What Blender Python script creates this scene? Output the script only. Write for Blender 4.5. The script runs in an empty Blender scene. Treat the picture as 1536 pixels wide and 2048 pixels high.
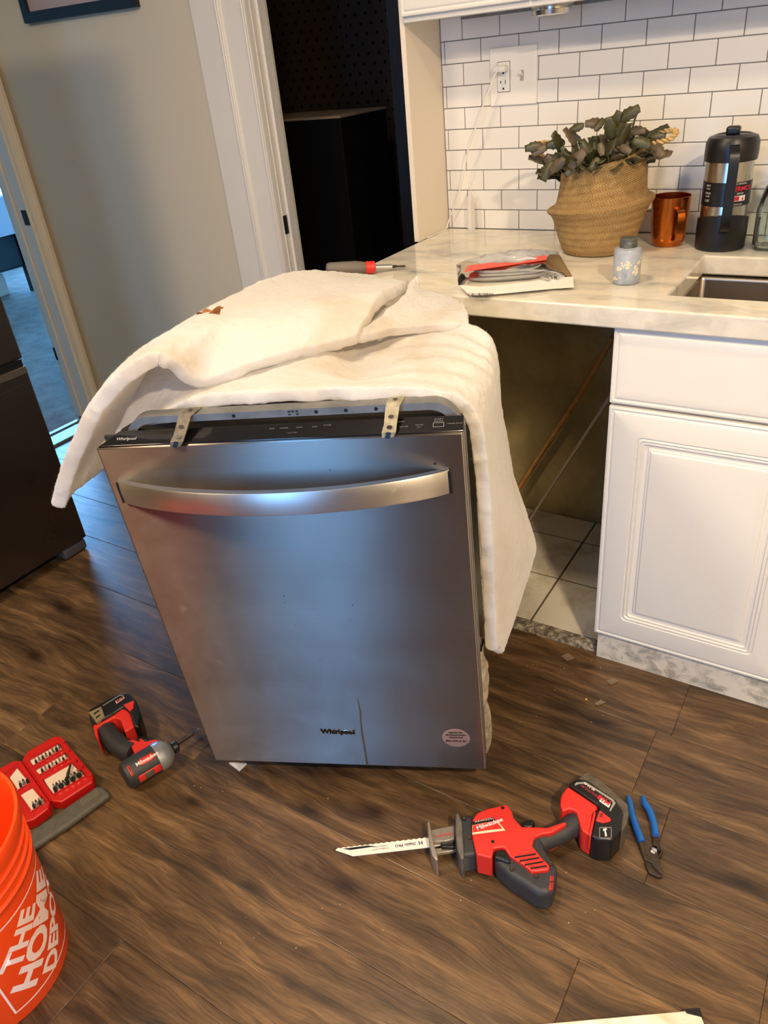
import bpy, bmesh, math, random
from mathutils import Vector, Matrix, noise
random.seed(7)
S = bpy.context.scene
COL = S.collection
PI = math.pi

# ------------------------------------------------------------------ camera
CAM = Vector((1.1198, -2.085, 1.378))
FPX = 1504.19
RC = (Matrix.Rotation(math.radians(35.1407), 3, 'Z') @ Matrix.Rotation(math.radians(58.8426), 3, 'X')
      @ Matrix.Rotation(math.radians(-6.2358), 3, 'Z'))
cd = bpy.data.cameras.new('camera'); cam = bpy.data.objects.new('camera', cd); COL.objects.link(cam)
cam.matrix_world = Matrix.Translation(CAM) @ RC.to_4x4()
cd.sensor_fit = 'VERTICAL'; cd.sensor_height = 24.0; cd.lens = FPX / 2048 * 24.0
cd.clip_start = 0.02; cd.clip_end = 60
S.camera = cam

# ------------------------------------------------------------------ world, lamps, exposure
w = bpy.data.worlds.new('sky'); S.world = w; w.use_nodes = True
bg = w.node_tree.nodes['Background']; bg.inputs[0].default_value = (0.19, 0.50, 1.0, 1); bg.inputs[1].default_value = 31
S.view_settings.view_transform = 'Standard'; S.view_settings.look = 'None'
S.view_settings.gamma = 1.0; S.view_settings.use_curve_mapping = False
S.view_settings.exposure = 0.62
S.cycles.use_denoising = True
S.cycles.max_bounces = 10; S.cycles.transparent_max_bounces = 16
try: S.cycles.sample_clamp_indirect = 6
except Exception: pass

def area(name, loc, size, power, col, rot=(0, 0, 0), shape='DISK', sy=None, portal=False):
    l = bpy.data.lights.new(name, 'AREA'); l.shape = shape; l.size = size
    if sy: l.size_y = sy
    l.energy = power; l.color = col
    o = bpy.data.objects.new(name, l); COL.objects.link(o); o.location = loc; o.rotation_euler = rot
    if portal: l.cycles.is_portal = True
    return o
WARM = (1.0, 0.78, 0.52)
area('ceiling_lamp_light', (0.30, -1.20, 2.41), 0.16, 9.5, WARM)
area('ceiling_lamp_light.001', (1.95, -2.30, 2.41), 0.16, 56, WARM)
area('ceiling_lamp_light.002', (-.55, -2.60, 2.41), 0.5, 30, WARM)  # unseen lamp added to brighten the picture wall at left
area('window_portal', (0.79, -3.79, 1.18), .66, 1, (1, 1, 1), (-PI / 2, 0, PI), 'RECTANGLE', 2.0, True)
area('window_portal.001', (-6.19, 2.25, 1.30), 1.7, 1, (1, 1, 1), (0, -PI / 2, 0), 'RECTANGLE', 1.9, True)

# ------------------------------------------------------------------ helpers
def lin(c):
    return tuple((v / 255 / 12.92 if v / 255 <= 0.04045 else ((v / 255 + 0.055) / 1.055) ** 2.4) for v in c) + (1,)
def ray(x, y):
    return RC @ Vector(((x - 768) / FPX, -(y - 1024) / FPX, -1.0))
def at(x, y, ax, val):            # the point seen at a photo pixel, on the plane axis = val
    d = ray(x, y); return CAM + d * ((val - CAM[ax]) / d[ax])

class MB:
    def __init__(s): s.bm = bmesh.new()
    def box(s, x0, x1, y0, y1, z0, z1, M=None):
        v = [s.bm.verts.new((x, y, z)) for x in (x0, x1) for y in (y0, y1) for z in (z0, z1)]
        for f in ((0, 1, 3, 2), (4, 6, 7, 5), (0, 4, 5, 1), (2, 3, 7, 6), (0, 2, 6, 4), (1, 5, 7, 3)): s.bm.faces.new([v[i] for i in f])
        if M:
            for q in v: q.co = M @ q.co
        return v
    def prism(s, poly, z0, z1, M=None, taper=None):       # poly of (x, y), extruded along z
        a = [s.bm.verts.new((p[0], p[1], z0)) for p in poly]; b = [s.bm.verts.new((p[0], p[1], z1)) for p in poly]
        n = len(poly); s.bm.faces.new(a[::-1]); s.bm.faces.new(b)
        for i in range(n): s.bm.faces.new((a[i], a[(i + 1) % n], b[(i + 1) % n], b[i]))
        if M:
            for q in a + b: q.co = M @ q.co
        return a + b
    def lathe(s, prof, n=32, M=None, cap=True, f=None):    # prof of (r, z)
        rings = []
        for r, z in prof:
            ring = []
            for i in range(n):
                t = 2 * PI * i / n
                p = Vector((r * math.cos(t), r * math.sin(t), z))
                if f: p = f(p, t)
                ring.append(s.bm.verts.new(M @ p if M else p))
            rings.append(ring)
        for a, b in zip(rings, rings[1:]):
            for i in range(n): s.bm.faces.new((a[i], a[(i + 1) % n], b[(i + 1) % n], b[i]))
        if cap:
            s.bm.faces.new(rings[0][::-1]); s.bm.faces.new(rings[-1])
    def tube(s, pts, r, n=8, cap=True, flat=1.0):
        pts = [Vector(p) for p in pts]; R = r if isinstance(r, (list, tuple)) else [r] * len(pts)
        up = Vector((0, 0, 1)); rings = []; prev = None
        for i, p in enumerate(pts):
            d = (pts[min(i + 1, len(pts) - 1)] - pts[max(i - 1, 0)]).normalized()
            if prev is None:
                u = up if abs(d.z) < 0.95 else Vector((1, 0, 0)); a = d.cross(u).normalized()
            else: a = (prev - d * prev.dot(d)).normalized()
            prev = a; b = d.cross(a).normalized()
            rings.append([s.bm.verts.new(p + (a * math.cos(2 * PI * k / n) + b * flat * math.sin(2 * PI * k / n)) * R[i]) for k in range(n)])
        for a, b in zip(rings, rings[1:]):
            for i in range(n): s.bm.faces.new((a[i], a[(i + 1) % n], b[(i + 1) % n], b[i]))
        if cap: s.bm.faces.new(rings[0][::-1]); s.bm.faces.new(rings[-1])
    def grid(s, P, closed=False):
        V = [[s.bm.verts.new(p) for p in row] for row in P]
        for a, b in zip(V, V[1:]):
            for i in range(len(a) - 1): s.bm.faces.new((a[i], a[i + 1], b[i + 1], b[i]))
        return V
    def build(s, name, mat, parent=None, smooth=False, bevel=0, seg=2, loc=None, M=None, fix=True, ang=35):
        if fix: bmesh.ops.recalc_face_normals(s.bm, faces=s.bm.faces)
        me = bpy.data.meshes.new(name); s.bm.to_mesh(me); s.bm.free()
        o = bpy.data.objects.new(name, me); COL.objects.link(o)
        if mat: me.materials.append(mat)
        if loc: o.location = loc
        if M is not None: o.matrix_local = M
        if parent:
            o.parent = parent
        if smooth:
            for p in me.polygons: p.use_smooth = True
            me.set_sharp_from_angle(angle=math.radians(ang)) if hasattr(me, 'set_sharp_from_angle') else None
        if bevel:
            b = o.modifiers.new('bevel', 'BEVEL'); b.width = bevel; b.segments = seg; b.limit_method = 'ANGLE'; b.angle_limit = math.radians(40)
            b.harden_normals = False
            if not smooth:
                for p in me.polygons: p.use_smooth = True
                if hasattr(me, 'set_sharp_from_angle'): me.set_sharp_from_angle(angle=math.radians(35))
        return o
def cube(name, b, mat, parent=None, bevel=0, M=None, **k):
    m = MB(); m.box(*b, M=M); return m.build(name, mat, parent, bevel=bevel, **k)
def tag(o, label=None, cat=None, group=None, kind=None):
    if label: o['label'] = label
    if cat: o['category'] = cat
    if group: o['group'] = group
    if kind: o['kind'] = kind
    return o
def thing(name, label, cat, loc=(0, 0, 0), rz=0, group=None, M=None):
    o = bpy.data.objects.new(name, None); COL.objects.link(o); o.empty_display_size = 0.05
    if M is not None: o.matrix_world = M
    else: o.location = loc; o.rotation_euler = (0, 0, rz)
    return tag(o, label, cat, group)
def under(o, t):                       # parent a mesh made in world coordinates under a thing, keeping its place
    o.parent = t; o.matrix_parent_inverse = t.matrix_basis.inverted(); return o
def frame2(p, q, z=None):              # matrix: origin p, local z axis from p to q
    p, q = Vector(p), Vector(q); d = (q - p).normalized()
    return Matrix.Translation(p) @ d.to_track_quat('Z', 'Y').to_matrix().to_4x4()
def text_bm(txt, size, align='CENTER', bold=0.0, slices=0, spacing=1.0, shear=0.0):
    c = bpy.data.curves.new('text', 'FONT'); c.body = txt; c.size = size; c.align_x = align; c.align_y = 'CENTER'
    c.offset = bold; c.space_character = spacing; c.shear = shear; c.resolution_u = 3
    o = bpy.data.objects.new('text', c); COL.objects.link(o)
    dg = bpy.context.evaluated_depsgraph_get(); me = bpy.data.meshes.new_from_object(o.evaluated_get(dg))
    bm = bmesh.new(); bm.from_mesh(me); bpy.data.objects.remove(o); bpy.data.meshes.remove(me); bpy.data.curves.remove(c)
    return bm
def lettering(items, f, mat, parent, name='lettering', slicex=0, slicey=0):
    # items: (text, size, x, y, rot, bold) laid out flat; f maps flat (x, y) to 3D
    m = MB()
    for it in items:
        txt, size, x, y, rot, bold = it
        b = text_bm(txt, size, bold=bold)
        b.transform(Matrix.Translation((x, y, 0)) @ Matrix.Rotation(rot, 4, 'Z'))
        me = bpy.data.meshes.new('t'); b.to_mesh(me); b.free(); m.bm.from_mesh(me); bpy.data.meshes.remove(me)
    for step, ax in ((slicex, 0), (slicey, 1)):
        if step and m.bm.verts:
            lo = min(v.co[ax] for v in m.bm.verts); hi = max(v.co[ax] for v in m.bm.verts); k = lo + step
            while k < hi:
                co = Vector((0, 0, 0)); co[ax] = k; no = Vector((0, 0, 0)); no[ax] = 1
                bmesh.ops.bisect_plane(m.bm, geom=m.bm.verts[:] + m.bm.edges[:] + m.bm.faces[:], plane_co=co, plane_no=no); k += step
    for v in m.bm.verts: v.co = f(v.co.x, v.co.y)
    return m.build(name, mat, parent, fix=False)

# ------------------------------------------------------------------ materials
class NT:
    def __init__(s, name):
        s.m = bpy.data.materials.new(name); s.m.use_nodes = True; s.t = s.m.node_tree; s.N = s.t.nodes; s.L = s.t.links
        s.p = s.N['Principled BSDF']
    def n(s, typ, **k):
        x = s.N.new(typ)
        for a, b in k.items():
            if a.startswith('i_'):
                key = a[2:]; key = int(key) if key.isdigit() else key
                x.inputs[key].default_value = b
            else: setattr(x, a, b)
        return x
    def l(s, a, b): s.L.new(a, b)
    def coord(s, kind='Object', scale=(1, 1, 1), loc=(0, 0, 0), rot=(0, 0, 0)):
        c = s.n('ShaderNodeTexCoord'); m = s.n('ShaderNodeMapping')
        m.inputs['Scale'].default_value = scale; m.inputs['Location'].default_value = loc; m.inputs['Rotation'].default_value = rot
        s.l(c.outputs[kind], m.inputs[0]); return m.outputs[0]
    def noise(s, v, scale, detail=4, rough=.55, dist=0):
        x = s.n('ShaderNodeTexNoise'); x.inputs['Scale'].default_value = scale; x.inputs['Detail'].default_value = detail
        x.inputs['Roughness'].default_value = rough; x.inputs['Distortion'].default_value = dist
        if v: s.l(v, x.inputs['Vector'])
        return x.outputs['Fac']
    def ramp(s, f, stops, mode='LINEAR'):
        r = s.n('ShaderNodeValToRGB'); r.color_ramp.interpolation = mode; e = r.color_ramp.elements
        while len(e) < len(stops): e.new(0.5)
        for q, (p, c) in zip(e, stops): q.position = p; q.color = c if len(c) == 4 else lin(c)
        s.l(f, r.inputs[0]); return r.outputs[0]
    def mix(s, f, a, b, mode='MIX'):
        x = s.n('ShaderNodeMix', data_type='RGBA', blend_type=mode)
        for sock, val in ((x.inputs[0], f), (x.inputs[6], a), (x.inputs[7], b)):
            if isinstance(val, bpy.types.NodeSocket): s.l(val, sock)
            else: sock.default_value = val
        return x.outputs[2]
    def bump(s, h, strength=.3, dist=.002):
        b = s.n('ShaderNodeBump'); b.inputs['Strength'].default_value = strength; b.inputs['Distance'].default_value = dist
        s.l(h, b.inputs['Height']); s.l(b.outputs[0], s.p.inputs['Normal']); return b
def mat(name, col, rough=.5, metal=0, spec=.5, nz=0, nscale=60, bump=0, bscale=80, coat=0, alpha=None, emit=None, sheen=0):
    t = NT(name); p = t.p; c = lin(col) if max(col) > 1 else tuple(col) + (1,)
    p.inputs['Base Color'].default_value = c; p.inputs['Roughness'].default_value = rough; p.inputs['Metallic'].default_value = metal
    p.inputs['Specular IOR Level'].default_value = spec; p.inputs['Coat Weight'].default_value = coat; p.inputs['Sheen Weight'].default_value = sheen
    v = t.coord()
    if nz:
        f = t.noise(v, nscale, 5)
        t.l(t.ramp(f, [(.3, tuple(x * (1 - nz) for x in c[:3]) + (1,)), (.7, tuple(min(1, x * (1 + nz)) for x in c[:3]) + (1,))]), p.inputs['Base Color'])
    if bump: t.bump(t.noise(v, bscale, 4), bump)
    if emit: p.inputs['Emission Color'].default_value = lin(emit[0]); p.inputs['Emission Strength'].default_value = emit[1]
    return t.m

def wood_floor():
    t = NT('walnut plank'); oi = t.n('ShaderNodeObjectInfo'); c = t.n('ShaderNodeTexCoord')
    add = t.n('ShaderNodeVectorMath', operation='MULTIPLY_ADD'); t.l(oi.outputs['Random'], add.inputs[0]); add.inputs[1].default_value = (37, 91, 53)
    t.l(c.outputs['Object'], add.inputs[2]); v0 = add.outputs[0]
    def mp(sc):
        m = t.n('ShaderNodeMapping'); m.inputs['Scale'].default_value = sc; t.l(v0, m.inputs[0]); return m.outputs[0]
    warp = t.n('ShaderNodeTexNoise'); warp.inputs['Scale'].default_value = 2.2; warp.inputs['Detail'].default_value = 3; t.l(mp((1.3, 3.0, 1)), warp.inputs['Vector'])
    wv = t.n('ShaderNodeVectorMath', operation='MULTIPLY_ADD'); t.l(warp.outputs['Color'], wv.inputs[0]); wv.inputs[1].default_value = (0.10, 0.085, 0); t.l(v0, wv.inputs[2])
    m2 = t.n('ShaderNodeMapping'); m2.inputs['Scale'].default_value = (2.2, 15, 1); t.l(wv.outputs[0], m2.inputs[0])
    g1 = t.noise(m2.outputs[0], 2.0, 6, .62, .35)
    m3 = t.n('ShaderNodeMapping'); m3.inputs['Scale'].default_value = (5, 120, 1); t.l(wv.outputs[0], m3.inputs[0])
    g2 = t.noise(m3.outputs[0], 2.4, 4, .6)
    m4 = t.n('ShaderNodeMapping'); m4.inputs['Scale'].default_value = (1.0, 5.5, 1); t.l(wv.outputs[0], m4.inputs[0])
    g3 = t.noise(m4.outputs[0], 1.7, 3, .5)
    base = t.ramp(g1, [(.30, (56, 43, 30)), (.45, (84, 66, 46)), (.57, (108, 86, 61)), (.74, (140, 113, 82))])
    fine = t.ramp(g2, [(.38, (.42, .37, .33, 1)), (.58, (1.1, 1.08, 1.05, 1))])
    c1 = t.mix(.55, base, fine, 'MULTIPLY')
    big = t.ramp(g3, [(.36, (.60, .58, .57, 1)), (.62, (1.12, 1.10, 1.05, 1))])
    c2 = t.mix(.8, c1, big, 'MULTIPLY')
    # knots and dark cracks
    vo = t.n('ShaderNodeTexVoronoi', voronoi_dimensions='2D'); vo.inputs['Scale'].default_value = 1.5; vo.inputs['Randomness'].default_value = 1
    m5 = t.n('ShaderNodeMapping'); m5.inputs['Scale'].default_value = (1.2, 3.4, 1); t.l(wv.outputs[0], m5.inputs[0]); t.l(m5.outputs[0], vo.inputs['Vector'])
    kn = t.ramp(vo.outputs['Distance'], [(.02, (.14, .11, .09, 1)), (.05, (.5, .45, .42, 1)), (.12, (1, 1, 1, 1))])
    c3 = t.mix(.85, c2, kn, 'MULTIPLY')
    rnd = t.ramp(oi.outputs['Random'], [(0, (.80, .76, .73, 1)), (1, (1.12, 1.06, 1.0, 1))])
    c4 = t.mix(1, c3, rnd, 'MULTIPLY')
    t.l(c4, t.p.inputs['Base Color'])
    t.l(t.ramp(g1, [(.3, (.40, .40, .40, 1)), (.7, (.30, .30, .30, 1))]), t.p.inputs['Roughness'])
    t.bump(g2, .22, .0012); return t.m

def marble():
    t = NT('marble'); v = t.coord()
    w1 = t.n('ShaderNodeTexNoise'); w1.inputs['Scale'].default_value = 2.5; w1.inputs['Detail'].default_value = 4; t.l(v, w1.inputs['Vector'])
    a = t.n('ShaderNodeVectorMath', operation='MULTIPLY_ADD'); t.l(w1.outputs['Color'], a.inputs[0]); a.inputs[1].default_value = (.5, .35, .3); t.l(v, a.inputs[2])
    m = t.n('ShaderNodeMapping'); m.inputs['Scale'].default_value = (2.2, 7, 5); m.inputs['Rotation'].default_value = (0, 0, .25); t.l(a.outputs[0], m.inputs[0])
    f = t.noise(m.outputs[0], 1.6, 7, .6); f2 = t.noise(a.outputs[0], 14, 5, .6)
    c = t.ramp(f, [(.32, (163, 165, 165)), (.44, (206, 200, 186)), (.54, (226, 220, 204)), (.7, (214, 203, 178))])
    c = t.mix(.35, c, t.ramp(f2, [(.35, (.78, .80, .82, 1)), (.6, (1.05, 1.04, 1.02, 1))]), 'MULTIPLY')
    t.l(c, t.p.inputs['Base Color']); t.p.inputs['Roughness'].default_value = .13; return t.m

def brushed(name, col, rough=.3, aniso=.85, horizontal=True, uv=False, smudge=.25):
    t = NT(name); p = t.p; p.inputs['Base Color'].default_value = lin(col); p.inputs['Metallic'].default_value = 1
    p.inputs['Anisotropic'].default_value = aniso; p.inputs['Roughness'].default_value = rough
    sc = (3, 3, 420) if horizontal else (420, 420, 3)
    f = t.noise(t.coord(scale=sc), 2, 3, .6)
    g = t.noise(t.coord(), 7, 6, .65)
    r = t.ramp(g, [(.35, (rough * .85,) * 3 + (1,)), (.75, (rough * (1 + smudge),) * 3 + (1,))]); t.l(r, p.inputs['Roughness'])
    t.l(t.mix(.12, lin(col), f, 'MULTIPLY'), p.inputs['Base Color'])
    tn = t.n('ShaderNodeTangent'); tn.direction_type = 'RADIAL'; tn.axis = 'Z'; t.l(tn.outputs[0], p.inputs['Tangent'])
    t.bump(f, .05, .0005); return t.m

def carpet():
    t = NT('carpet'); v = t.coord(); f = t.noise(v, 220, 3, .7); g = t.noise(v, 9, 4, .6)
    t.l(t.mix(.6, t.ramp(f, [(.3, (105, 108, 108)), (.7, (190, 190, 184))]), t.ramp(g, [(.35, (.45, .45, .45, 1)), (.65, (1, 1, 1, 1))]), 'MULTIPLY'), t.p.inputs['Base Color'])
    t.p.inputs['Roughness'].default_value = .95; t.bump(f, 1, .01); return t.m

def batting():
    t = NT('white batting'); v = t.coord(); f = t.noise(v, 60, 6, .7); g = t.noise(v, 5, 4, .55, .6); h = t.noise(v, 420, 3, .7)
    c = t.ramp(g, [(.28, (220, 208, 190)), (.44, (232, 229, 224)), (.7, (240, 239, 237))])
    c = t.mix(.25, c, t.ramp(f, [(.3, (.82, .80, .78, 1)), (.6, (1, 1, 1, 1))]), 'MULTIPLY')
    t.l(c, t.p.inputs['Base Color']); t.p.inputs['Roughness'].default_value = 1; t.p.inputs['Specular IOR Level'].default_value = .05
    t.p.inputs['Sheen Weight'].default_value = .3
    tl = t.n('ShaderNodeBsdfTranslucent'); tl.inputs[0].default_value = (.95, .90, .82, 1); mx = t.n('ShaderNodeMixShader'); mx.inputs[0].default_value = .38; t.l(t.p.outputs[0], mx.inputs[1]); t.l(tl.outputs[0], mx.inputs[2]); t.l(mx.outputs[0], t.N['Material Output'].inputs[0])
    b1 = t.bump(h, .35, .0015); b0 = t.n('ShaderNodeBump'); b0.inputs['Strength'].default_value = .5; b0.inputs['Distance'].default_value = .006
    t.l(f, b0.inputs['Height']); t.l(b0.outputs[0], b1.inputs['Normal']); return t.m

def weave():
    t = NT('woven seagrass'); uv = t.coord('UV', scale=(1, 1, 1))
    wv = t.n('ShaderNodeTexWave', wave_type='BANDS', bands_direction='Y', wave_profile='SIN'); wv.inputs['Scale'].default_value = 3.6; t.l(uv, wv.inputs['Vector'])
    m = t.n('ShaderNodeSeparateXYZ'); t.l(uv, m.inputs[0])
    # herringbone: x shifted by a triangle wave of y
    pp = t.n('ShaderNodeMath', operation='PINGPONG'); t.l(m.outputs[1], pp.inputs[0]); pp.inputs[1].default_value = .35
    ad = t.n('ShaderNodeMath', operation='ADD'); t.l(m.outputs[0], ad.inputs[0]); t.l(pp.outputs[0], ad.inputs[1])
    cb = t.n('ShaderNodeCombineXYZ'); t.l(ad.outputs[0], cb.inputs[0])
    w2 = t.n('ShaderNodeTexWave', wave_type='BANDS', bands_direction='X', wave_profile='SIN'); w2.inputs['Scale'].default_value = 2.6; t.l(cb.outputs[0], w2.inputs['Vector'])
    mm = t.n('ShaderNodeMath', operation='MULTIPLY'); t.l(w2.outputs['Fac'], mm.inputs[0])
    aa = t.n('ShaderNodeMath', operation='MULTIPLY_ADD'); t.l(pp.outputs[0], aa.inputs[0]); aa.inputs[1].default_value = 1.6; aa.inputs[2].default_value = .45; t.l(aa.outputs[0], mm.inputs[1])
    nz = t.noise(t.coord(), 60, 4)
    c = t.ramp(mm.outputs[0], [(.0, (112, 78, 36)), (.28, (190, 146, 84)), (.75, (236, 200, 136))])
    c = t.mix(.5, c, t.ramp(nz, [(.3, (.75, .7, .62, 1)), (.65, (1.1, 1.08, 1.05, 1))]), 'MULTIPLY')
    t.l(c, t.p.inputs['Base Color']); t.p.inputs['Roughness'].default_value = .7; t.bump(mm.outputs[0], .9, .0035); return t.m

def thin_glass(name, tint=(1, 1, 1), f0=.06, rough=.02):
    t = NT(name); t.N.remove(t.p); out = t.N['Material Output']
    tr = t.n('ShaderNodeBsdfTransparent'); tr.inputs[0].default_value = tuple(tint) + (1,)
    gl = t.n('ShaderNodeBsdfGlossy'); gl.inputs['Roughness'].default_value = rough
    lw = t.n('ShaderNodeLayerWeight'); lw.inputs[0].default_value = .25
    mx = t.n('ShaderNodeMixShader'); ma = t.n('ShaderNodeMath', operation='MULTIPLY_ADD'); t.l(lw.outputs['Fresnel'], ma.inputs[0]); ma.inputs[1].default_value = .9; ma.inputs[2].default_value = f0
    t.l(ma.outputs[0], mx.inputs[0]); t.l(tr.outputs[0], mx.inputs[1]); t.l(gl.outputs[0], mx.inputs[2]); t.l(mx.outputs[0], out.inputs[0]); return t.m

def stained_white(name, col, stain, scale=12, rough=.45, lo=.42, hi=.62):
    t = NT(name); f = t.noise(t.coord(), scale, 6, .65, .4)
    t.l(t.ramp(f, [(lo, stain), (hi, col)]), t.p.inputs['Base Color']); t.p.inputs['Roughness'].default_value = rough; return t.m

M_WOOD = wood_floor(); M_MARBLE = marble(); M_CARPET = carpet(); M_BAT = batting(); M_WEAVE = weave()
M_WALL = mat('painted greige wall', (208, 198, 174), .6, bump=.04, bscale=300)
M_TRIM = mat('white trim paint', (226, 220, 208), .35)
M_CABW = mat('white cabinet foil', (232, 228, 218), .32)
M_CEIL = mat('ceiling paint', (228, 224, 214), .8)
M_TILE = mat('white glazed tile', (232, 229, 222), .12, coat=.3)
M_GROUT = mat('grey grout', (122, 118, 114), .9)
M_BAY = stained_white('olive painted wall', (165, 150, 104), (138, 124, 84), 5, .6)
M_CER = stained_white('dusty ceramic tile', (206, 200, 184), (160, 146, 120), 7, .3, .30, .55)
M_GRIT = stained_white('crumbled mortar', (168, 158, 142), (86, 76, 64), 60, .95)
M_SUB = mat('dark subfloor', (46, 36, 26), .9)
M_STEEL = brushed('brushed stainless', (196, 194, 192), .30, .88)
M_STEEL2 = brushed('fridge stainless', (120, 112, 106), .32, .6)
M_GALV = mat('galvanised steel', (134, 134, 132), .6, .8, nz=.25, nscale=22)
M_CHROME = mat('bright metal', (205, 205, 205), .22, 1)
M_DARKM = mat('worn dark metal', (84, 74, 64), .5, .9, nz=.3, nscale=70)
M_BLACK = mat('black plastic', (16, 16, 17), .38)
M_GLOSSB = mat('gloss black', (10, 10, 11), .12, coat=.5)
M_RUB = mat('black rubber', (38, 38, 40), .6, nz=.2, nscale=50)
M_DKGREY = mat('charcoal overmould', (44, 46, 50), .55, nz=.15, nscale=60)
M_RED = mat('tool red plastic', (208, 44, 34), .45)
M_REDD = mat('case red plastic', (176, 18, 16), .38)
M_ORANGE = mat('bucket orange plastic', (240, 72, 14), .38)
M_PRINT = mat('white print', (236, 214, 214), .5)
M_WHITE = mat('white plastic', (236, 232, 222), .35)
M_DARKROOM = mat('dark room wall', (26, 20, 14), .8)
M_DARKBLK = mat('dark box black', (5, 5, 5), .8, spec=.1)
M_DARKDOOR = mat('black door gloss', (14, 14, 13), .2)
M_COPPER = brushed('copper', (196, 110, 46), .24, .5, True)
M_GLASS = thin_glass('window glass'); M_BOTTLE = thin_glass('green tinted bottle glass', (.95, .985, .965), .06, .03)
M_FILM = thin_glass('clear plastic film', (.96, .96, .96), .05, .10)
M_BLUE = mat('blue dipped grip', (24, 92, 168), .35)
M_LEAF = mat('cactus leaf', (70, 68, 38), .42, nz=.35, nscale=30)
M_LEAF2 = mat('cactus leaf brownish', (92, 78, 56), .45, nz=.3, nscale=30)
M_SOIL = mat('potting soil', (30, 22, 16), .95, nz=.4)
M_PAPER = mat('white paper', (232, 228, 218), .55)

# ------------------------------------------------------------------ room shell
def struct(name, b, m, parent=None, **k):
    o = cube(name, b, m, parent, **k)
    if not parent: o['kind'] = 'structure'
    return o
XL, XR, YF, ZC = -1.95, 2.70, -3.80, 2.45
floor = struct('floor', (XL - .12, XR, YF, 1.3, -.06, -.0085), M_SUB)
# planks, long side along X
WID = .19; seams = {0: [.935], 4: [-.49, .9225], 6: [.17, 1.5]}
k = 0; y1 = -.60
rows = []
yy = -.60
while yy > YF: rows.append((yy - WID, yy, XL - .0, XR, k)); yy -= WID; k += 1
rows2 = []; yy = -.60; k = -1
while yy < 0: rows2.append((yy, min(yy + WID, 0), XL, -.004, k)); yy += WID; k -= 1
for y0, y1, xa, xb, k in rows + rows2:
    cuts = seams.get(k)
    if cuts is None:
        s0 = xa + random.Random(k * 3 + 1).uniform(.2, 1.1); cuts = []
        while s0 < xb: cuts.append(s0); s0 += 1.22
    else:
        cuts = sorted(cuts + [cuts[-1] + 1.22, cuts[0] - 1.22]); cuts = [c for c in cuts if xa + .05 < c < xb - .05]
    e = [xa] + [c for c in cuts if c < xb - .05] + [xb]
    for a, b in zip(e, e[1:]):
        m = MB(); L, W_ = b - a - .0007, y1 - y0 - .0007
        m.box(0, L, 0, W_, -.008, -.0006)
        top = [m.bm.verts.new(p) for p in ((.0012, .0012, 0), (L - .0012, .0012, 0), (L - .0012, W_ - .0012, 0), (.0012, W_ - .0012, 0))]
        m.bm.faces.ensure_lookup_table(); old = [f for f in m.bm.faces if all(v.co.z > -.001 for v in f.verts)][0]
        ov = {(round(v.co.x, 5), round(v.co.y, 5)): v for v in old.verts}; bmesh.ops.delete(m.bm, geom=[old], context='FACES_ONLY')
        base = [ov[(0, 0)], ov[(round(L, 5), 0)], ov[(round(L, 5), round(W_, 5))], ov[(0, round(W_, 5))]]
        m.bm.faces.new(top)
        for i in range(4): m.bm.faces.new((base[i], base[(i + 1) % 4], top[(i + 1) % 4], top[i]))
        m.build('plank', M_WOOD, floor, loc=(a, y0, 0))
# exposed ceramic tiles in the empty dishwasher bay
for xa, xb in ((.078, .288), (.288, .498), (.498, .70)):
    for ya, yb in ((-.555, -.341), (-.341, -.130), (-.130, -.003)):
        cube('tile', (xa + .003, xb - .003, ya + .003, yb - .003, -.008, .004), M_CER, floor, bevel=.0012)
cube('grout_bed', (.0, .70, -.556, -.002, -.008, .0015), mat('brown grout', (92, 82, 66), .95), floor)
m = MB(); r = random.Random(3)
n = 60; P = []
for i in range(n + 1):
    x = .04 + .66 * i / n; j = lambda a: r.uniform(-a, a)
    P.append([(x, -.600 + j(.004), -.006), (x, -.597 + j(.005), .004 + j(.002)), (x, -.585 + j(.004), .007 + j(.003)), (x, -.57 + j(.004), .006 + j(.003)), (x, -.556 + j(.003), .004), (x, -.552, -.004)])
m.grid(P); m.build('mortar_edge', M_GRIT, floor)

def wall(name, boxes, m): 
    q = MB()
    for b in boxes: q.box(*b)
    o = q.build(name, m); o['kind'] = 'structure'; return o
wb = wall('wall_back', [(XL - .12, -.636, .0, .06, 0, ZC), (-.636, 0, 0, .06, 2.06, ZC), (0, XR, .008, .06, .90, ZC)], M_WALL)
wbl = cube('lower_wall', (0, XR, .0, .11, 0, .90), M_BAY, wb)
wl = wall('wall_left', [(XL - .12, XL, YF, -.93, 0, ZC), (XL - .12, XL, -.93, -.058, 2.06, ZC), (XL - .12, XL, -.058, 0, 0, ZC)], M_WALL)
wall('wall_right', [(XR, XR + .1, YF, .11, 0, ZC)], M_WALL)
wf = wall('wall_front', [(XL - .12, .46, YF - .1, YF, 0, ZC), (1.12, XR, YF - .1, YF, 0, ZC), (.46, 1.12, YF - .1, YF, 0, .12), (.46, 1.12, YF - .1, YF, 2.2, ZC)], mat('brown grey wall', (78, 66, 54), .7))
wall('ceiling', [(XL - .12, XR, YF, .11, ZC, ZC + .08)], M_CEIL)
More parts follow.
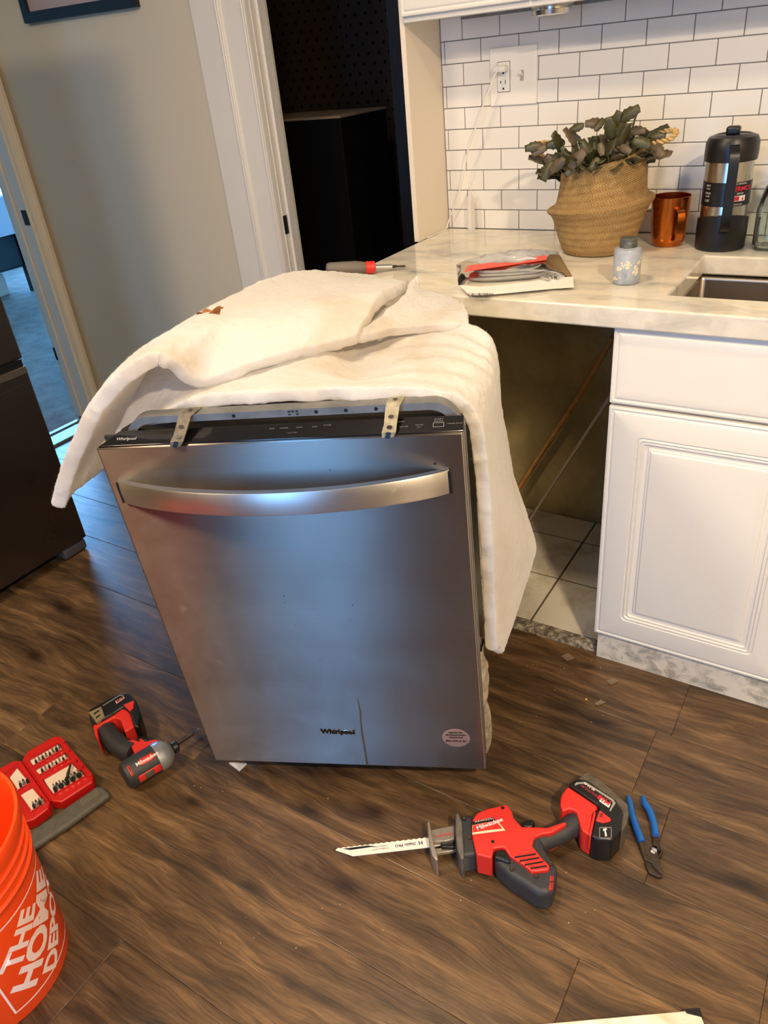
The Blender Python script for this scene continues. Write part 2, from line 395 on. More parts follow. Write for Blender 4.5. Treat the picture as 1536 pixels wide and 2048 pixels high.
# kitchen window behind the camera, its height stretched to strengthen the blue reflection
M_DIM_PANE = thin_glass('daylight dimming pane', (.235, .235, .25), .04)  # dark tint added to hold back the blue daylight from this window
def window(name, x0, x1, z0, z1, plane, axis, pane=None):
    f = MB(); t = .05
    def bx(a, b, c, d, e, g):
        if axis == 1: f.box(a, b, plane - .07 + c, plane - .07 + d, e, g)
        else: f.box(plane - .07 + c, plane - .07 + d, a, b, e, g)
    bx(x0, x1, 0, .06, z0, z0 + t); bx(x0, x1, 0, .06, z1 - t, z1); bx(x0, x0 + t, 0, .06, z0, z1); bx(x1 - t, x1, 0, .06, z0, z1)
    bx(x0, x1, .01, .05, (z0 + z1) / 2 - .02, (z0 + z1) / 2 + .02)
    o = f.build(name, M_TRIM); o['kind'] = 'structure'
    g = MB()
    if axis == 1: g.grid([[(x0, plane - .04, z0), (x1, plane - .04, z0)], [(x0, plane - .04, z1), (x1, plane - .04, z1)]])
    else: g.grid([[(plane - .04, x0, z0), (plane - .04, x1, z0)], [(plane - .04, x0, z1), (plane - .04, x1, z1)]])
    g.build('pane', pane or M_GLASS, o); return o
window('window_1', .46, 1.12, .12, 2.2, YF, 1, M_DIM_PANE)

# backsplash tiles in running bond
cube('grout_bed', (.0005, 1.62, .0015, .0085, .919, 1.50), M_GROUT, wb)
tile_mesh = {}
TP, TR, Z0 = .1063, .0525, .9192
for rI in range(10):
    off = .0117 if rI % 2 == 0 else .0657
    c = -2
    while True:
        xa = off + c * TP; xb = xa + TP; c += 1
        xa2, xb2 = max(xa, .0015), xb
        if xa2 > 1.6: break
        if xb2 - xa2 < .006: continue
        g = .0011; wd = round(xb2 - xa2 - 2 * g, 4)
        key = wd
        if key not in tile_mesh:
            m = MB(); m.box(0, wd, -.0055, .0, 0, TR - .0022); o = m.build('tile', M_TILE, wb, bevel=.0009, seg=2); tile_mesh[key] = o
        else:
            o = tile_mesh[key].copy(); COL.objects.link(o); o.parent = wb
        o.location = (xa2 + g, .0055, Z0 + rI * TR + .0011)

# white side panel (stub) standing on the counter at its left end
o = struct('trim_1', (-.014, .0, -.18, .012, .9192, 2.2), mat('cream side panel', (232, 220, 200), .5)); 
# casing of the dark doorway: outer flat board and fluted casing
def extr(name, prof, plane, z0, z1, m, axis=0, parent=None):   # prof: (along, proud)
    q = MB(); a = []
    pr = [(prof[0][0], -.001)] + prof + [(prof[-1][0], -.001)]
    for z in (z0, z1):
        a.append([q.bm.verts.new((u, plane - p, z) if axis == 0 else (plane + p, u, z)) for u, p in pr])
    n = len(pr)
    for i in range(n - 1): q.bm.faces.new((a[0][i], a[0][i + 1], a[1][i + 1], a[1][i]))
    q.bm.faces.new(a[1]); q.bm.faces.new(a[0][::-1])
    o = q.build(name, m, parent, bevel=.0012, seg=1)
    if not parent: o['kind'] = 'structure'
    return o
def bead(u, w_, h, b=.016):
    return [(u, b), (u + w_ * .2, b + h * .8), (u + w_ * .5, b + h), (u + w_ * .8, b + h * .8), (u + w_, b)]
extr('trim_2', [(-.866, .010), (-.758, .010)], 0, 0, 2.16, M_TRIM)
prof = [(-.757, .013)] + bead(-.756, .007, .006) + bead(-.747, .007, .006) + [(-.739, .012), (-.655, .012)] + bead(-.653, .007, .007) + bead(-.644, .007, .007) + \
       [(-.636, .010)]
extr('trim_3', prof, 0, 0, 2.14, M_TRIM)
struct('trim_4', (-.86, .0, -.02, -.0005, 2.0605, 2.18), M_TRIM)
dj = struct('door_1', (-.642, -.632, .0005, .078, 0, 2.06), M_TRIM)
cube('door_stop', (-.632, -.622, .022, .050, 0, 2.06), M_TRIM, dj, bevel=.002)
cube('door_stop', (-.632, -.627, .058, .066, 0, 2.06), M_TRIM, dj, bevel=.001)
cube('strike_plate', (-.633, -.630, .000, .020, .885, .945), M_BLACK, dj, bevel=.001)
# casing and jamb of the bedroom doorway
prof = [(-.058, .012)] + bead(-.057, .008, .008) + [(-.047, .013), (-.018, .013)] + bead(-.016, .008, .008) + [(-.006, .012), (-.001, .010)]
extr('trim_5', prof, XL, 0, 2.14, M_TRIM, 1)
dj = struct('door_2', (XL - .125, XL + .010, -.070, -.0585, .02, 2.06), M_TRIM)
cube('door_stop', (XL - .10, XL - .06, -.080, -.070, .02, 2.06), M_TRIM, dj, bevel=.002)
cube('strike_plate', (XL - .03, XL + .004, -.0725, -.0695, .905, .965), M_BLACK, dj, bevel=.001)
cube('door_hinge', (XL - .122, XL - .112, -.076, -.0695, .30, .36), M_BLACK, dj)
th = struct('trim_6', (XL - .075, XL + .06, -.93, -.060, -.006, .010), mat('painted threshold', (104, 120, 122), .35), bevel=.003)
cube('threshold_lip', (XL - .075, XL - .045, -.93, -.06, .010, .016), mat('threshold lip paint', (104, 120, 122), .35), th, bevel=.003)
# ------------------------------------------------------------------ bedroom beyond
bf = struct('floor.001', (-6.3, XL - .075, -1.6, 3.3, -.06, .004), M_CARPET)
M_BW = mat('bedroom wall paint', (214, 214, 208), .7)
wall('wall_bedroom_far', [(-6.3, -6.2, -1.6, 1.30, 0, ZC), (-6.3, -6.2, 3.2, 3.3, 0, ZC), (-6.3, -6.2, 1.30, 3.2, 0, .42), (-6.3, -6.2, 1.3, 3.2, 2.2, ZC)], M_BW)
wall('wall_bedroom_near', [(-6.2, XL - .12, -1.7, -1.6, 0, ZC)], M_BW)
wall('wall_bedroom_side', [(-6.2, XL - .12, 3.3, 3.4, 0, ZC), (XL - .12, XL - .02, .11, 3.3, 0, ZC)], M_BW)
wall('ceiling.001', [(-6.3, XL - .12, -1.6, 3.3, ZC, ZC + .08)], M_CEIL)
window('window_2', 1.30, 3.2, .42, 2.2, -6.2, 0)
bed = thing('bed', 'bed with rumpled pale blue sheets and dark base seen through left doorway', 'bed', (-5.4, .6, .004))
m = MB(); m.box(-.72, .70, -1.0, 1.0, .20, .46); under(m.build('bed_base', mat('dark slate fabric', (46, 60, 66), .8), bevel=.02, M=Matrix.Translation((-5.4, .6, 0))), bed)
m = MB(); P = []
for i in range(40):
    row = []
    for j in range(50):
        x = -.74 + 1.5 * i / 39; y = -1.0 + 2.03 * j / 49; e = min(i, 39 - i, j, 49 - j)
        z = .76 + .03 * noise.noise(Vector((x * 5, y * 3, 1))) + .02 * noise.noise(Vector((x * 12, y * 5, 4)))
        if e == 0: z = .46
        if e == 1: z -= .05
        row.append((x, y, z))
    P.append(row)
m.grid(P); under(m.build('sheet', mat('pale sheet', (196, 206, 222), .8), smooth=True, M=Matrix.Translation((-5.4, .6, 0))), bed)
for px_, py_ in ((.70, 1.0), (.70, -1.0), (-.7, 1.0), (-.7, -1.0)):
    under(cube('leg', (-5.4 + px_ - .03, -5.4 + px_ + .03, .6 + py_ - .03, .6 + py_ + .03, .004, .50), M_BLACK, bevel=.004), bed)
tag(cube('storage_box', (-5.25, -4.82, .95, 1.45, .0045, .17), mat('pale box', (196, 196, 186), .6), bevel=.008), 'pale low box on the carpet tucked under the bed', 'box')
p = thing('pillow', 'dark patterned pillow at the head of the bed', 'pillow', (-5.75, 1.35, .83))
m = MB(); m.lathe([(.001, -.07), (.12, -.06), (.2, -.02), (.22, 0), (.2, .03), (.12, .07), (.001, .09)], 20, cap=False, f=lambda q, t: Vector((q.x * 1.1, q.y * 1.3, q.z))); m.build('cushion_cover', mat('dark teal print', (20, 52, 50), .8, nz=.8, nscale=18), p, smooth=True)

# ------------------------------------------------------------------ dark room behind the doorway
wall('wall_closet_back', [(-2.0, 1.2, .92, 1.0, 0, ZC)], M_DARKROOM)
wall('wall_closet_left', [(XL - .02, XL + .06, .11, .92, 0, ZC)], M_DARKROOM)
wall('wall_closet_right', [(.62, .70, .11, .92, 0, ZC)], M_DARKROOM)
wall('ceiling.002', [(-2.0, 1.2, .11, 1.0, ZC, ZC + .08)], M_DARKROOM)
struct('floor.002', (-2.0, 1.2, .0, 1.0, -.06, -.001), M_SUB)
pb = thing('perforated_panel', 'brown perforated panel with small dark holes standing in the dark doorway', 'panel', (-.55, .80, 0))
under(cube('board', (-1.30, -.02, .80, .82, .001, 2.2), mat('brown hardboard', (40, 28, 14), .6)), pb)
m = MB()
for i in range(26):
    for j in range(62):
        x = -1.25 + .048 * i + (.024 if j % 2 else 0); z = .1 + .033 * j
        m.lathe([(.0065, 0), (.0001, .0)], 8, M=Matrix.Translation((x, .7992, z)) @ Matrix.Rotation(PI / 2, 4, 'X'), cap=False)
q = m.build('hole', M_DARKBLK); under(q, pb); q['kind'] = 'stuff'
bx = thing('tall_box', 'tall black box with a thin pale top edge inside the dark doorway', 'box', (-.80, .42, 0))
under(cube('box_body', (-1.10, -.563, .30, .60, .0, 1.205), M_DARKBLK, bevel=.004), bx)
under(cube('top_edge', (-1.10, -.560, .297, .60, 1.206, 1.214), mat('pale edge', (120, 104, 84), .5), bevel=.001), bx)
dr = thing('folding_door', 'glossy black folding door leaves stacked at right of dark doorway', 'door', (-.08, .06, 0))
under(cube('door_leaf', (-.165, -.004, .030, .062, .002, 2.05), M_DARKDOOR, bevel=.003), dr)
under(cube('door_leaf', (-.205, -.170, .070, .30, .002, 2.05), M_DARKDOOR, bevel=.003), dr)
q = MB(); q.lathe([(.004, -.03), (.004, -.012), (.014, -.006), (.016, .002), (.010, .010), (.001, .012)], 16, M=Matrix.Translation((-.03, .020, .985)) @ Matrix.Rotation(PI / 2, 4, 'X'), cap=False); under(q.build('knob', M_BLACK, smooth=True), dr)

# ------------------------------------------------------------------ picture on the far wall
pf = thing('picture_frame', 'black framed picture hanging on the far wall', 'picture', (-1.38, -.001, 1.60))
m = MB(); X0, X1, ZB, ZT = -.290, .290, -.012, .75; t = .032
Rt = Matrix.Rotation(math.radians(.9), 4, 'Y')
for b in ((X0, X1, -.022, 0, ZB, ZB + t), (X0, X1, -.022, 0, ZT - t, ZT), (X0, X0 + t, -.022, 0, ZB + t, ZT - t), (X1 - t, X1, -.022, 0, ZB + t, ZT - t)): m.box(*b, M=Rt)
m.build('frame', mat('navy black frame', (14, 16, 24), .35), pf)
cube('picture_mat', (X0 + t, X1 - t, -.010, -.001, ZB + t, ZT - t), mat('mauve mat board', (176, 160, 158), .6), pf, M=Rt)

# ------------------------------------------------------------------ counter, sink, cabinets
CT, CB = .9192, .8762
def slab_hole(x0, x1, y0, y1, hx0, hx1, hy0, hy1, z0, z1):
    m = MB(); xs = [x0, hx0, hx1, x1]; ys = [y0, hy0, hy1, y1]; V = {}
    for k, z in enumerate((z0, z1)):
        for i, x in enumerate(xs):
            for j, y in enumerate(ys): V[i, j, k] = m.bm.verts.new((x, y, z))
    for i in range(3):
        for j in range(3):
            if (i, j) == (1, 1): continue
            m.bm.faces.new([V[i, j, 1], V[i + 1, j, 1], V[i + 1, j + 1, 1], V[i, j + 1, 1]]); m.bm.faces.new([V[i, j, 0], V[i, j + 1, 0], V[i + 1, j + 1, 0], V[i + 1, j, 0]])
    for i in range(3):
        for j in (0, 3): m.bm.faces.new([V[i, j, 0], V[i + 1, j, 0], V[i + 1, j, 1], V[i, j, 1]])
        for j in (0, 3): m.bm.faces.new([V[j, i, 0], V[j, i + 1, 0], V[j, i + 1, 1], V[j, i, 1]])
    for a, b in (((1, 1), (2, 1)), ((1, 2), (2, 2)), ((1, 1), (1, 2)), ((2, 1), (2, 2))):
        m.bm.faces.new([V[a + (0,)], V[b + (0,)], V[b + (1,)], V[a + (1,)]])
    return m
ct = slab_hole(0, 2.60, -.635, -.001, .772, 1.36, -.533, -.212, CB, CT).build('countertop', M_MARBLE, bevel=.004, seg=3)
tag(ct, 'grey veined cream marble countertop running along the tiled wall', 'countertop')
sk = thing('sink', 'stainless steel undermount sink set in the marble counter', 'sink', (1.066, -.37, CB))
m = MB(); R = lambda d, z: [(-.300 + d, -.167 + d, z), (.300 - d, -.167 + d, z), (.300 - d, .165 - d, z), (-.300 + d, .165 - d, z)]
rings = [[m.bm.verts.new(p) for p in R(d, z)] for d, z in ((-.02, -.0015), (0, -.0015), (.004, -.18), (.03, -.205))]
for a, b in zip(rings, rings[1:]):
    for i in range(4): m.bm.faces.new((a[i], a[(i + 1) % 4], b[(i + 1) % 4], b[i]))
m.bm.faces.new(rings[-1]); m.build('basin', mat('dark sink steel', (176, 166, 152), .35, 1), sk, bevel=.012, seg=4)
m = MB(); m.lathe([(.045, -.2045), (.045, -.200), (.03, -.199), (.028, -.203)], 24); m.build('drain', M_CHROME, sk, smooth=True)

def panel_front(name, x0, x1, z0, z1, y, loops, mt, parent, rc=.0):
    m = MB(); prev = None; first = None
    for ins, dep in loops:
        a, b, c, d = x0 + ins, x1 - ins, z0 + ins, z1 - ins
        pts = []
        rr = rc if ins > .04 else .0005; rr = max(rr - max(0, ins - .063) * .4, .0005)
        for cx, cz, t0 in ((a + rr, c + rr, PI), (b - rr, c + rr, 1.5 * PI), (b - rr, d - rr, 0), (a + rr, d - rr, .5 * PI)):
            for k in range(5):
                t = t0 + k * PI / 8; pts.append((cx + rr * math.cos(t), y - dep, cz + rr * math.sin(t)))
        ring = [m.bm.verts.new(p) for p in pts]
        if prev:
            n = len(ring)
            for i in range(n): m.bm.faces.new((prev[i], prev[(i + 1) % n], ring[(i + 1) % n], ring[i]))
        else: m.bm.faces.new(ring)
        prev = ring
    m.bm.faces.new(prev[::-1]); return m.build(name, mt, parent, smooth=True, ang=30)
CAT = 'cabinet'
cb = thing('base_cabinet', 'white base cabinet with raised panel door beside the empty bay', CAT, (.694, -.60, 0))
def P_(o): return under(o, cb)
P_(cube('carcass', (.6962, 2.60, -.60, -.004, .084, .64), M_CABW)); P_(cube('face_frame', (.6962, 2.60, -.60, -.585, .64, CB - .001), M_CABW)); P_(cube('side_wall', (.6962, .714, -.585, -.004, .64, CB - .001), M_CABW))
DL = [(0, -.018), (0, 0.0), (.0035, .0015), (.006, .0012), (.007, -.0015), (.0095, -.0012), (.012, .0012), (.0145, .0018), (.062, .0018), (.064, -.002), (.067, .001), (.0695, .0012), (.0715, -.003), (.0745, -.001), (.077, -.001), (.079, -.005), (.086, -.006), (.089, -.0032), (.092, -.0032), (.095, .0), (.11, .0012)]
SL = DL[:8] + [(.03, .0018)]
for i in range(4):
    xa = .6945 + i * .4235
    P_(panel_front('drawer_front', xa, xa + .4195, .7125, CB - .004, -.6185, SL, M_CABW, None))
    P_(panel_front('door', xa, xa + .4195, .0855, .7050, -.6185, DL, M_CABW, None, .012))
P_(cube('toe_kick', (.7020, 2.60, -.6105, -.60, .0005, .084), stained_white('scuffed painted kick board', (222, 214, 196), (158, 154, 142), 24, .5, .34, .52)))
tag(cube('end_panel', (.003, .020, -.575, -.004, .0045, CB - .001), M_CABW), 'narrow white end panel holding up the left end of the counter', 'panel')
# rod and brown pipe leaning in the bay
a = at(1228, 664, 1, -.10); b = at(1030, 1000, 1, -.02)
pa = Vector((.66, -.05, .80)); 
m = MB(); m.tube([at(1226, 675, 1, -.03), at(1160, 790, 1, -.03), at(1044, 968, 1, -.03), at(1010, 1020, 1, -.03)], .013, 10, flat=.6)
tag(m.build('wood_strip', mat('brown wood strip', (182, 132, 70), .6, nz=.3, nscale=30), smooth=True), 'brown strip leaning against the wall inside the empty bay', 'strip')
def line3(px1, v1, px2, v2): return at(*px1, 1, v1), at(*px2, 1, v2)
c1, c2 = at(1222, 790, 1, -.12), at(1056, 1046, 2, .012)
m = MB(); m.tube([c1 + (c1 - c2) * .25, c1, (c1 + c2) / 2, c2], .0055, 10)
tag(m.build('metal_rod', mat('dull steel rod', (186, 176, 160), .4, .6), smooth=True), 'thin dull metal rod leaning down into the empty bay', 'rod')

uc = thing('upper_cabinet', 'white upper cabinet above the tiled backsplash', CAT, (0, -.2, 1.44))
def U_(o): return under(o, uc)
U_(cube('carcass', (.001, 1.62, -.182, -.001, 1.4455, 2.20), M_CABW, bevel=.002))
U_(cube('light_rail', (.001, 1.62, -.190, -.168, 1.438, 1.456), M_CABW, bevel=.003))
for i in range(4): U_(panel_front('door', .003 + i * .3325, .3325 * (i + 1), 1.452, 2.195, -.200, DL, M_CABW, None, .012))
U_(cube('nailer', (.075, 1.3, -.022, -.001, 1.436, 1.4450), M_GALV))
pk = thing('puck_light', 'round silver puck light under the upper cabinet', 'light', (.358, -.118, 1.4435))
m = MB(); m.lathe([(.046, 0), (.048, -.003), (.048, -.009), (.045, -.010), (.045, -.012), (.048, -.013), (.046, -.022), (.036, -.025), (.034, -.022)], 36); m.build('housing', M_CHROME, pk, smooth=True)
m = MB(); m.lathe([(.033, -.0225), (.03, -.0265), (.012, -.0280), (.001, -.028)], 24, cap=False); m.build('lens', mat('frosted lens', (170, 170, 166), .3), pk, smooth=True)

# ------------------------------------------------------------------ outlet plate with plug and cord
ol = thing('outlet_plate', 'white double wall plate with outlet and toggle switch', 'outlet', (.2107, 0, 1.2995))
cube('cover_plate', (-.0655, .0655, -.006, .001, -.0665, .0665), M_WHITE, ol, bevel=.003, seg=3)
M_REC = mat('outlet face', (238, 236, 228), .3)
cube('receptacle', (-.0425, -.0085, -.0085, -.005, -.0335, .0335), M_REC, ol, bevel=.0012)
gp = cube('receptacle_gap', (-.0437, -.0073, -.0064, -.005, -.0347, .0347), mat('shadow gap', (90, 86, 80), .8), ol)
for zc in (-.018,):
    for b in ((-.0335, -.0318, zc + .003, zc + .010), (-.0355, -.0318, zc + .0060, zc + .0075), (-.0205, -.0188, zc + .002, zc + .011)): cube('slot', (b[0], b[1], -.0089, -.008, b[2], b[3]), M_BLACK, ol)
for zc in (-.0265, .0095):
    m = MB(); m.lathe([(.0028, 0), (.0001, .0)], 12, M=Matrix.Translation((-.0255, -.0087, zc)) @ Matrix.Rotation(PI / 2, 4, 'X'), cap=False); m.build('ground_hole', M_BLACK, ol)
cube('test_button', (-.032, -.020, -.0095, -.008, -.0055, .0005), M_WHITE, ol, bevel=.0006)
cube('test_button', (-.032, -.020, -.0095, -.008, .0010, .0040), M_WHITE, ol, bevel=.0006)
cube('switch_well', (.020, .030, -.0068, -.0055, -.012, .012), mat('switch well', (170, 166, 156), .5), ol)
m = MB(); m.box(-.0035, .0035, -.016, 0, -.003, .0045, M=Matrix.Translation((.025, -.0055, 0)) @ Matrix.Rotation(-.5, 4, 'X')); m.build('toggle', M_WHITE, ol, bevel=.001)
for x, z in ((-.0255, .047), (-.0255, -.047), (.025, .030), (.025, -.030)):
    m = MB(); m.lathe([(.0028, 0), (.0028, -.001), (.0018, -.0018)], 12, M=Matrix.Translation((x, -.0058, z)) @ Matrix.Rotation(-PI / 2, 4, 'X') @ Matrix.Scale(-1, 4, (0, 0, 1))); m.build('screw', M_CHROME, ol)
cord = thing('charger_cord', 'white plug and thin white cord hanging from the outlet', 'cord', (.182, -.02, 1.318))
under(cube('plug', (.166, .2005, -.034, -.0090, 1.311, 1.326), M_WHITE, bevel=.004, seg=3), cord)
def spline(P, n=8):
    P = [Vector(p) for p in P]; out = []
    for i in range(len(P) - 1):
        a, b, c, d = P[max(i - 1, 0)], P[i], P[i + 1], P[min(i + 2, len(P) - 1)]
        for k in range(n):
            t = k / n; out.append(.5 * ((2 * b) + (c - a) * t + (2 * a - 5 * b + 4 * c - d) * t * t + (3 * b - a - 3 * c + d) * t ** 3))
    out.append(P[-1]); return out
pts = [at(1000, 131, 1, -.03), at(988, 155, 1, -.045), at(965, 215, 1, -.05), at(950, 260, 1, -.05), at(935, 305, 1, -.045), at(928, 345, 1, -.04), at(915, 395, 1, -.03), (.012, -.018, .945), (.006, -.03, .9215), (.004, -.08, .9215), (-.01, -.2, .9215)]
pts[-1] = (.006, -.14, .9215)
m = MB(); m.tube(spline(pts, 8), .0019, 8); under(m.build('cable', M_WHITE, smooth=True), cord)
# ------------------------------------------------------------------ dishwasher, pulled out and tipped forward
DX, DY, DZ = Vector((.911944, .409874, .019038)), Vector((-.410294, .910440, .052507)), Vector((.004188, -.055695, .998439))
DO = Vector((.084140, -1.373209, .066450))
DM = Matrix((( DX.x, DY.x, DZ.x, DO.x), (DX.y, DY.y, DZ.y, DO.y), (DX.z, DY.z, DZ.z, DO.z), (0, 0, 0, 1)))
DI = DM.inverted()
def dv(x, y, v, ax=1):            # DW-local point seen at a photo pixel on local plane axis = v
    o = DI @ CAM; d = DI.to_3x3() @ ray(x, y); return o + d * ((v - o[ax]) / d[ax])
def brush_uv(o, f):
    me = o.data; uv = me.uv_layers.new(name='brush')
    for l in me.loops:
        uv.data[l.index].uv = f(me.vertices[l.vertex_index].co)
def flat_brushed(name, col, rough, aniso, streak=(1.2, 1, 300), smudge=.3):
    t = NT(name); p = t.p; p.inputs['Metallic'].default_value = 1; p.inputs['Anisotropic'].default_value = aniso
    f = t.noise(t.coord(scale=streak), 2, 3, .6); g = t.noise(t.coord(), 6, 6, .65); h = t.noise(t.coord(), 28, 6, .7)
    t.l(t.mix(.16, lin(col), f, 'MULTIPLY'), p.inputs['Base Color'])
    r = t.ramp(g, [(.35, (rough,) * 3 + (1,)), (.75, (rough * (1 + smudge),) * 3 + (1,))])
    t.l(t.mix(1, r, t.ramp(h, [(.62, (1, 1, 1, 1)), (.75, (1.35, 1.35, 1.35, 1))]), 'MULTIPLY'), p.inputs['Roughness'])
    tn = t.n('ShaderNodeTangent'); tn.direction_type = 'UV_MAP'; tn.uv_map = 'brush'; t.l(tn.outputs[0], p.inputs['Tangent'])
    return t.m
M_DWS = flat_brushed('dishwasher stainless', (152, 144, 134), .31, .97)
M_HND = flat_brushed('handle stainless', (200, 196, 190), .34, .8)
dw = thing('dishwasher', 'stainless steel dishwasher pulled out of its bay and tipped forward', 'dishwasher', M=DM)
o = cube('door_panel', (0, .603, 0, .028, 0, .8055), M_DWS, dw, bevel=.003, seg=3); brush_uv(o, lambda c: (c.z, c.x))
m = MB(); n = 40; P = []
for i in range(n + 1):
    s = i / n; u = .0175 + .5595 * s; b = .052 * (1 - (2 * s - 1) ** 2) ** .85 + .004
    prof = [(-b + .010, .699), (-b + .001, .6995), (-b, .702), (-b - .001, .720), (-b, .7395), (-b + .0015, .742), (-b + .012, .742), (-b + .012, .699)]
    P.append([(u, v, w_) for v, w_ in prof] + [(u, prof[0][0], prof[0][1])])
m.grid(P); bmesh.ops.remove_doubles(m.bm, verts=m.bm.verts, dist=1e-5)
o = m.build('handle', M_HND, dw, smooth=True, ang=40); brush_uv(o, lambda c: (c.z, c.x))
for u in (.0165, .5775):
    cube('handle_end', (u - .0012 if u < .3 else u - .0022, u + .0012 if u < .3 else u + .0026, -.006, .001, .700, .741), M_BLACK, dw, bevel=.0005)
m = MB()
P = [(.003, .001, .806), (.604, .001, .806), (.604, .030, .806), (.012, .030, .806), (.006, .0005, .8085), (.604, .0005, .8085), (.604, .0300, .8200), (.034, .0300, .8200)]
v = [m.bm.verts.new(p) for p in P]
for f in ((0, 3, 2, 1), (4, 5, 6, 7), (0, 1, 5, 4), (1, 2, 6, 5), (2, 3, 7, 6), (3, 0, 4, 7)): m.bm.faces.new([v[i] for i in f])
o = m.build('control_panel', M_GLOSSB, dw, bevel=.001)
def onconsole(x, y): return Vector((x, .0005 + y * .93, .8088 + y * .39 + .0003))
lettering([('Whirlpool', .0085, .052, .013, 0, .0001)], onconsole, mat('grey print', (150, 150, 150), .5), dw, 'logo')
items = [('NORMAL', .0035, .32, .020, 0, 0), ('HEAVY', .0035, .345, .020, 0, 0), ('RINSE', .0035, .30, .020, 0, 0), ('SOAK', .0035, .37, .020, 0, 0), ('OPTIONS', .0038, .505, .022, 0, 0),
         ('HIGH TEMP', .0034, .487, .012, 0, 0), ('SANITIZE', .0034, .512, .012, 0, 0), ('HEATED', .0034, .536, .014, 0, 0), ('DRY', .0034, .536, .0095, 0, 0),
         ('START', .0045, .5655, .0235, 0, 0), ('RESUME', .0040, .5655, .0195, 0, 0), ('CANCEL DRAIN', .0034, .590, .014, 0, 0), ('HOLD 3 SEC', .003, .335, .010, 0, 0), ('CYCLES', .0035, .39, .022, 0, 0)]
lettering(items, onconsole, mat('dim print', (96, 96, 96), .5), dw, 'printed_text')['kind'] = 'stuff'
m = MB()
for a, b, c, d in ((.557, .574, .0085, .0092), (.557, .574, .0165, .0172), (.557, .5577, .0085, .0172), (.5733, .574, .0085, .0172)):
    m.bm.faces.new([m.bm.verts.new(onconsole(x, y)) for x, y in ((a, c), (b, c), (b, d), (a, d))])
m.build('start_button_outline', mat('dim print line', (130, 130, 130), .5), dw)
# tub and front frame
cube('tub', (.012, .588, .036, .500, .012, .812), M_BLACK, dw, bevel=.02, seg=3)
cube('gap_shade_strip', (.004, .600, .028, .034, .010, .812), M_RUB, dw)  # black strip painted in for the shade between door and tub
def arch(u0, u1, w0, w1, r, n=8):
    pts = [(u0, w0)]
    for k in range(n + 1): t = PI - k * PI / 2 / n; pts.append((u0 + r + r * math.cos(t), w1 - r + r * math.sin(t)))
    for k in range(n + 1): t = PI / 2 - k * PI / 2 / n; pts.append((u1 - r + r * math.cos(t), w1 - r + r * math.sin(t)))
    return pts + [(u1, w0)]
m = MB(); A = arch(.040, .598, .02, .8405, .045); B = arch(.052, .586, .02, .8285, .037); n = len(A)
rows = []
for P, v_ in ((A, .060), (A, .036), (B, .035), (B, .042)):
    rows.append([m.bm.verts.new((u, v_, w_)) for u, w_ in P])
for a, b in zip(rows, rows[1:]):
    for i in range(n - 1): m.bm.faces.new((a[i], a[i + 1], b[i + 1], b[i]))
m.build('front_frame', M_GALV, dw, smooth=True)
for u in (.235, .372, .42, .468):
    m = MB(); m.lathe([(.0032, 0), (.0001, 0)], 12, M=Matrix.Translation((u, .0352, .8345)) @ Matrix.Rotation(PI / 2, 4, 'X'), cap=False); m.build('screw_hole', M_BLACK, dw)
for u, w_ in ((.328, .8375), (.334, .8375), (.341, .8375), (.328, .8325), (.341, .8325)): cube('slot', (u - .002, u + .002, .0345, .0352, w_ - .001, w_ + .001), M_BLACK, dw)
def bracket(u, col, sk):
    b = MB(); pr = [(.058, .8425), (.036, .8440), (.030, .8400), (.006, .8220), (-.003, .8130), (-.0045, .8050)]; wd = [.012, .012, .011, .010, .011, .009]
    rows = [[(u + sk * (i / 5) - w_, v_, z) for i, ((v_, z), w_) in enumerate(zip(pr, wd))], [(u + sk * (i / 5) + w_, v_, z) for i, ((v_, z), w_) in enumerate(zip(pr, wd))]]
    b.grid(rows); o = b.build('mounting_bracket', col, dw); s = o.modifiers.new('t', 'SOLIDIFY'); s.thickness = .0018
    for f in (.12, .52, .68, .84, .96):
        k = f * 5; i = min(int(k), 4); t = k - i
        v_ = pr[i][0] * (1 - t) + pr[i + 1][0] * t; z = pr[i][1] * (1 - t) + pr[i + 1][1] * t
        d = Vector((0, pr[i + 1][0] - pr[i][0], pr[i + 1][1] - pr[i][1])).normalized(); nn = d.cross(Vector((1, 0, 0))).normalized()
        if nn.z < 0 and nn.y > 0: nn = -nn
        c = Vector((u + sk * f, v_, z))
        h = MB()
        for sgn in (.0022,):
            q = frame2(c + nn * sgn, c + nn * 2 * sgn); h.lathe([(.0030, 0), (.0001, 0)], 10, M=q @ Matrix.Scale(1.5, 4, (1, 0, 0)), cap=False)
        h.build('bracket_hole', M_BLACK, o)
M_BRK = mat('yellowed zinc', (150, 142, 120), .6, .3, nz=.25, nscale=90)
bracket(.163, mat('dirty zinc', (104, 96, 84), .6, .3, nz=.35, nscale=90), -.022); bracket(.500, M_BRK, -.012)
# door badge, sticker, marks
on = lambda x, y: Vector((x, -.0011, y))
lettering([('Whirlpool', .0172, .300, .1095, 0, .0006)], lambda x, y: Vector((x, -.0018, y)), mat('badge dark', (40, 38, 36), .3, .7), dw, 'badge')
lettering([('Whirlpool', .0172, .3006, .1106, 0, .0010)], on, M_CHROME, dw, 'badge_edge')
m = MB(); m.tube([on(.318 + .015 * math.cos(t), .109 + .007 * math.sin(t)) for t in [k * PI * 1.5 / 20 - .6 for k in range(21)]], .0006, 5); m.build('badge_swoosh', M_CHROME, dw)
m = MB(); m.lathe([(.0305, 0), (.0305, -.0006), (.0001, -.0007)], 40, M=Matrix.Translation((.5465, -.0003, .1015)) @ Matrix.Rotation(-PI / 2, 4, 'X') @ Matrix.Scale(-1, 4, (0, 0, 1)) @ Matrix.Scale(.98, 4, (0, 1, 0)), cap=False)
st = m.build('sticker', mat('sticker rim', (120, 70, 70), .35), dw)
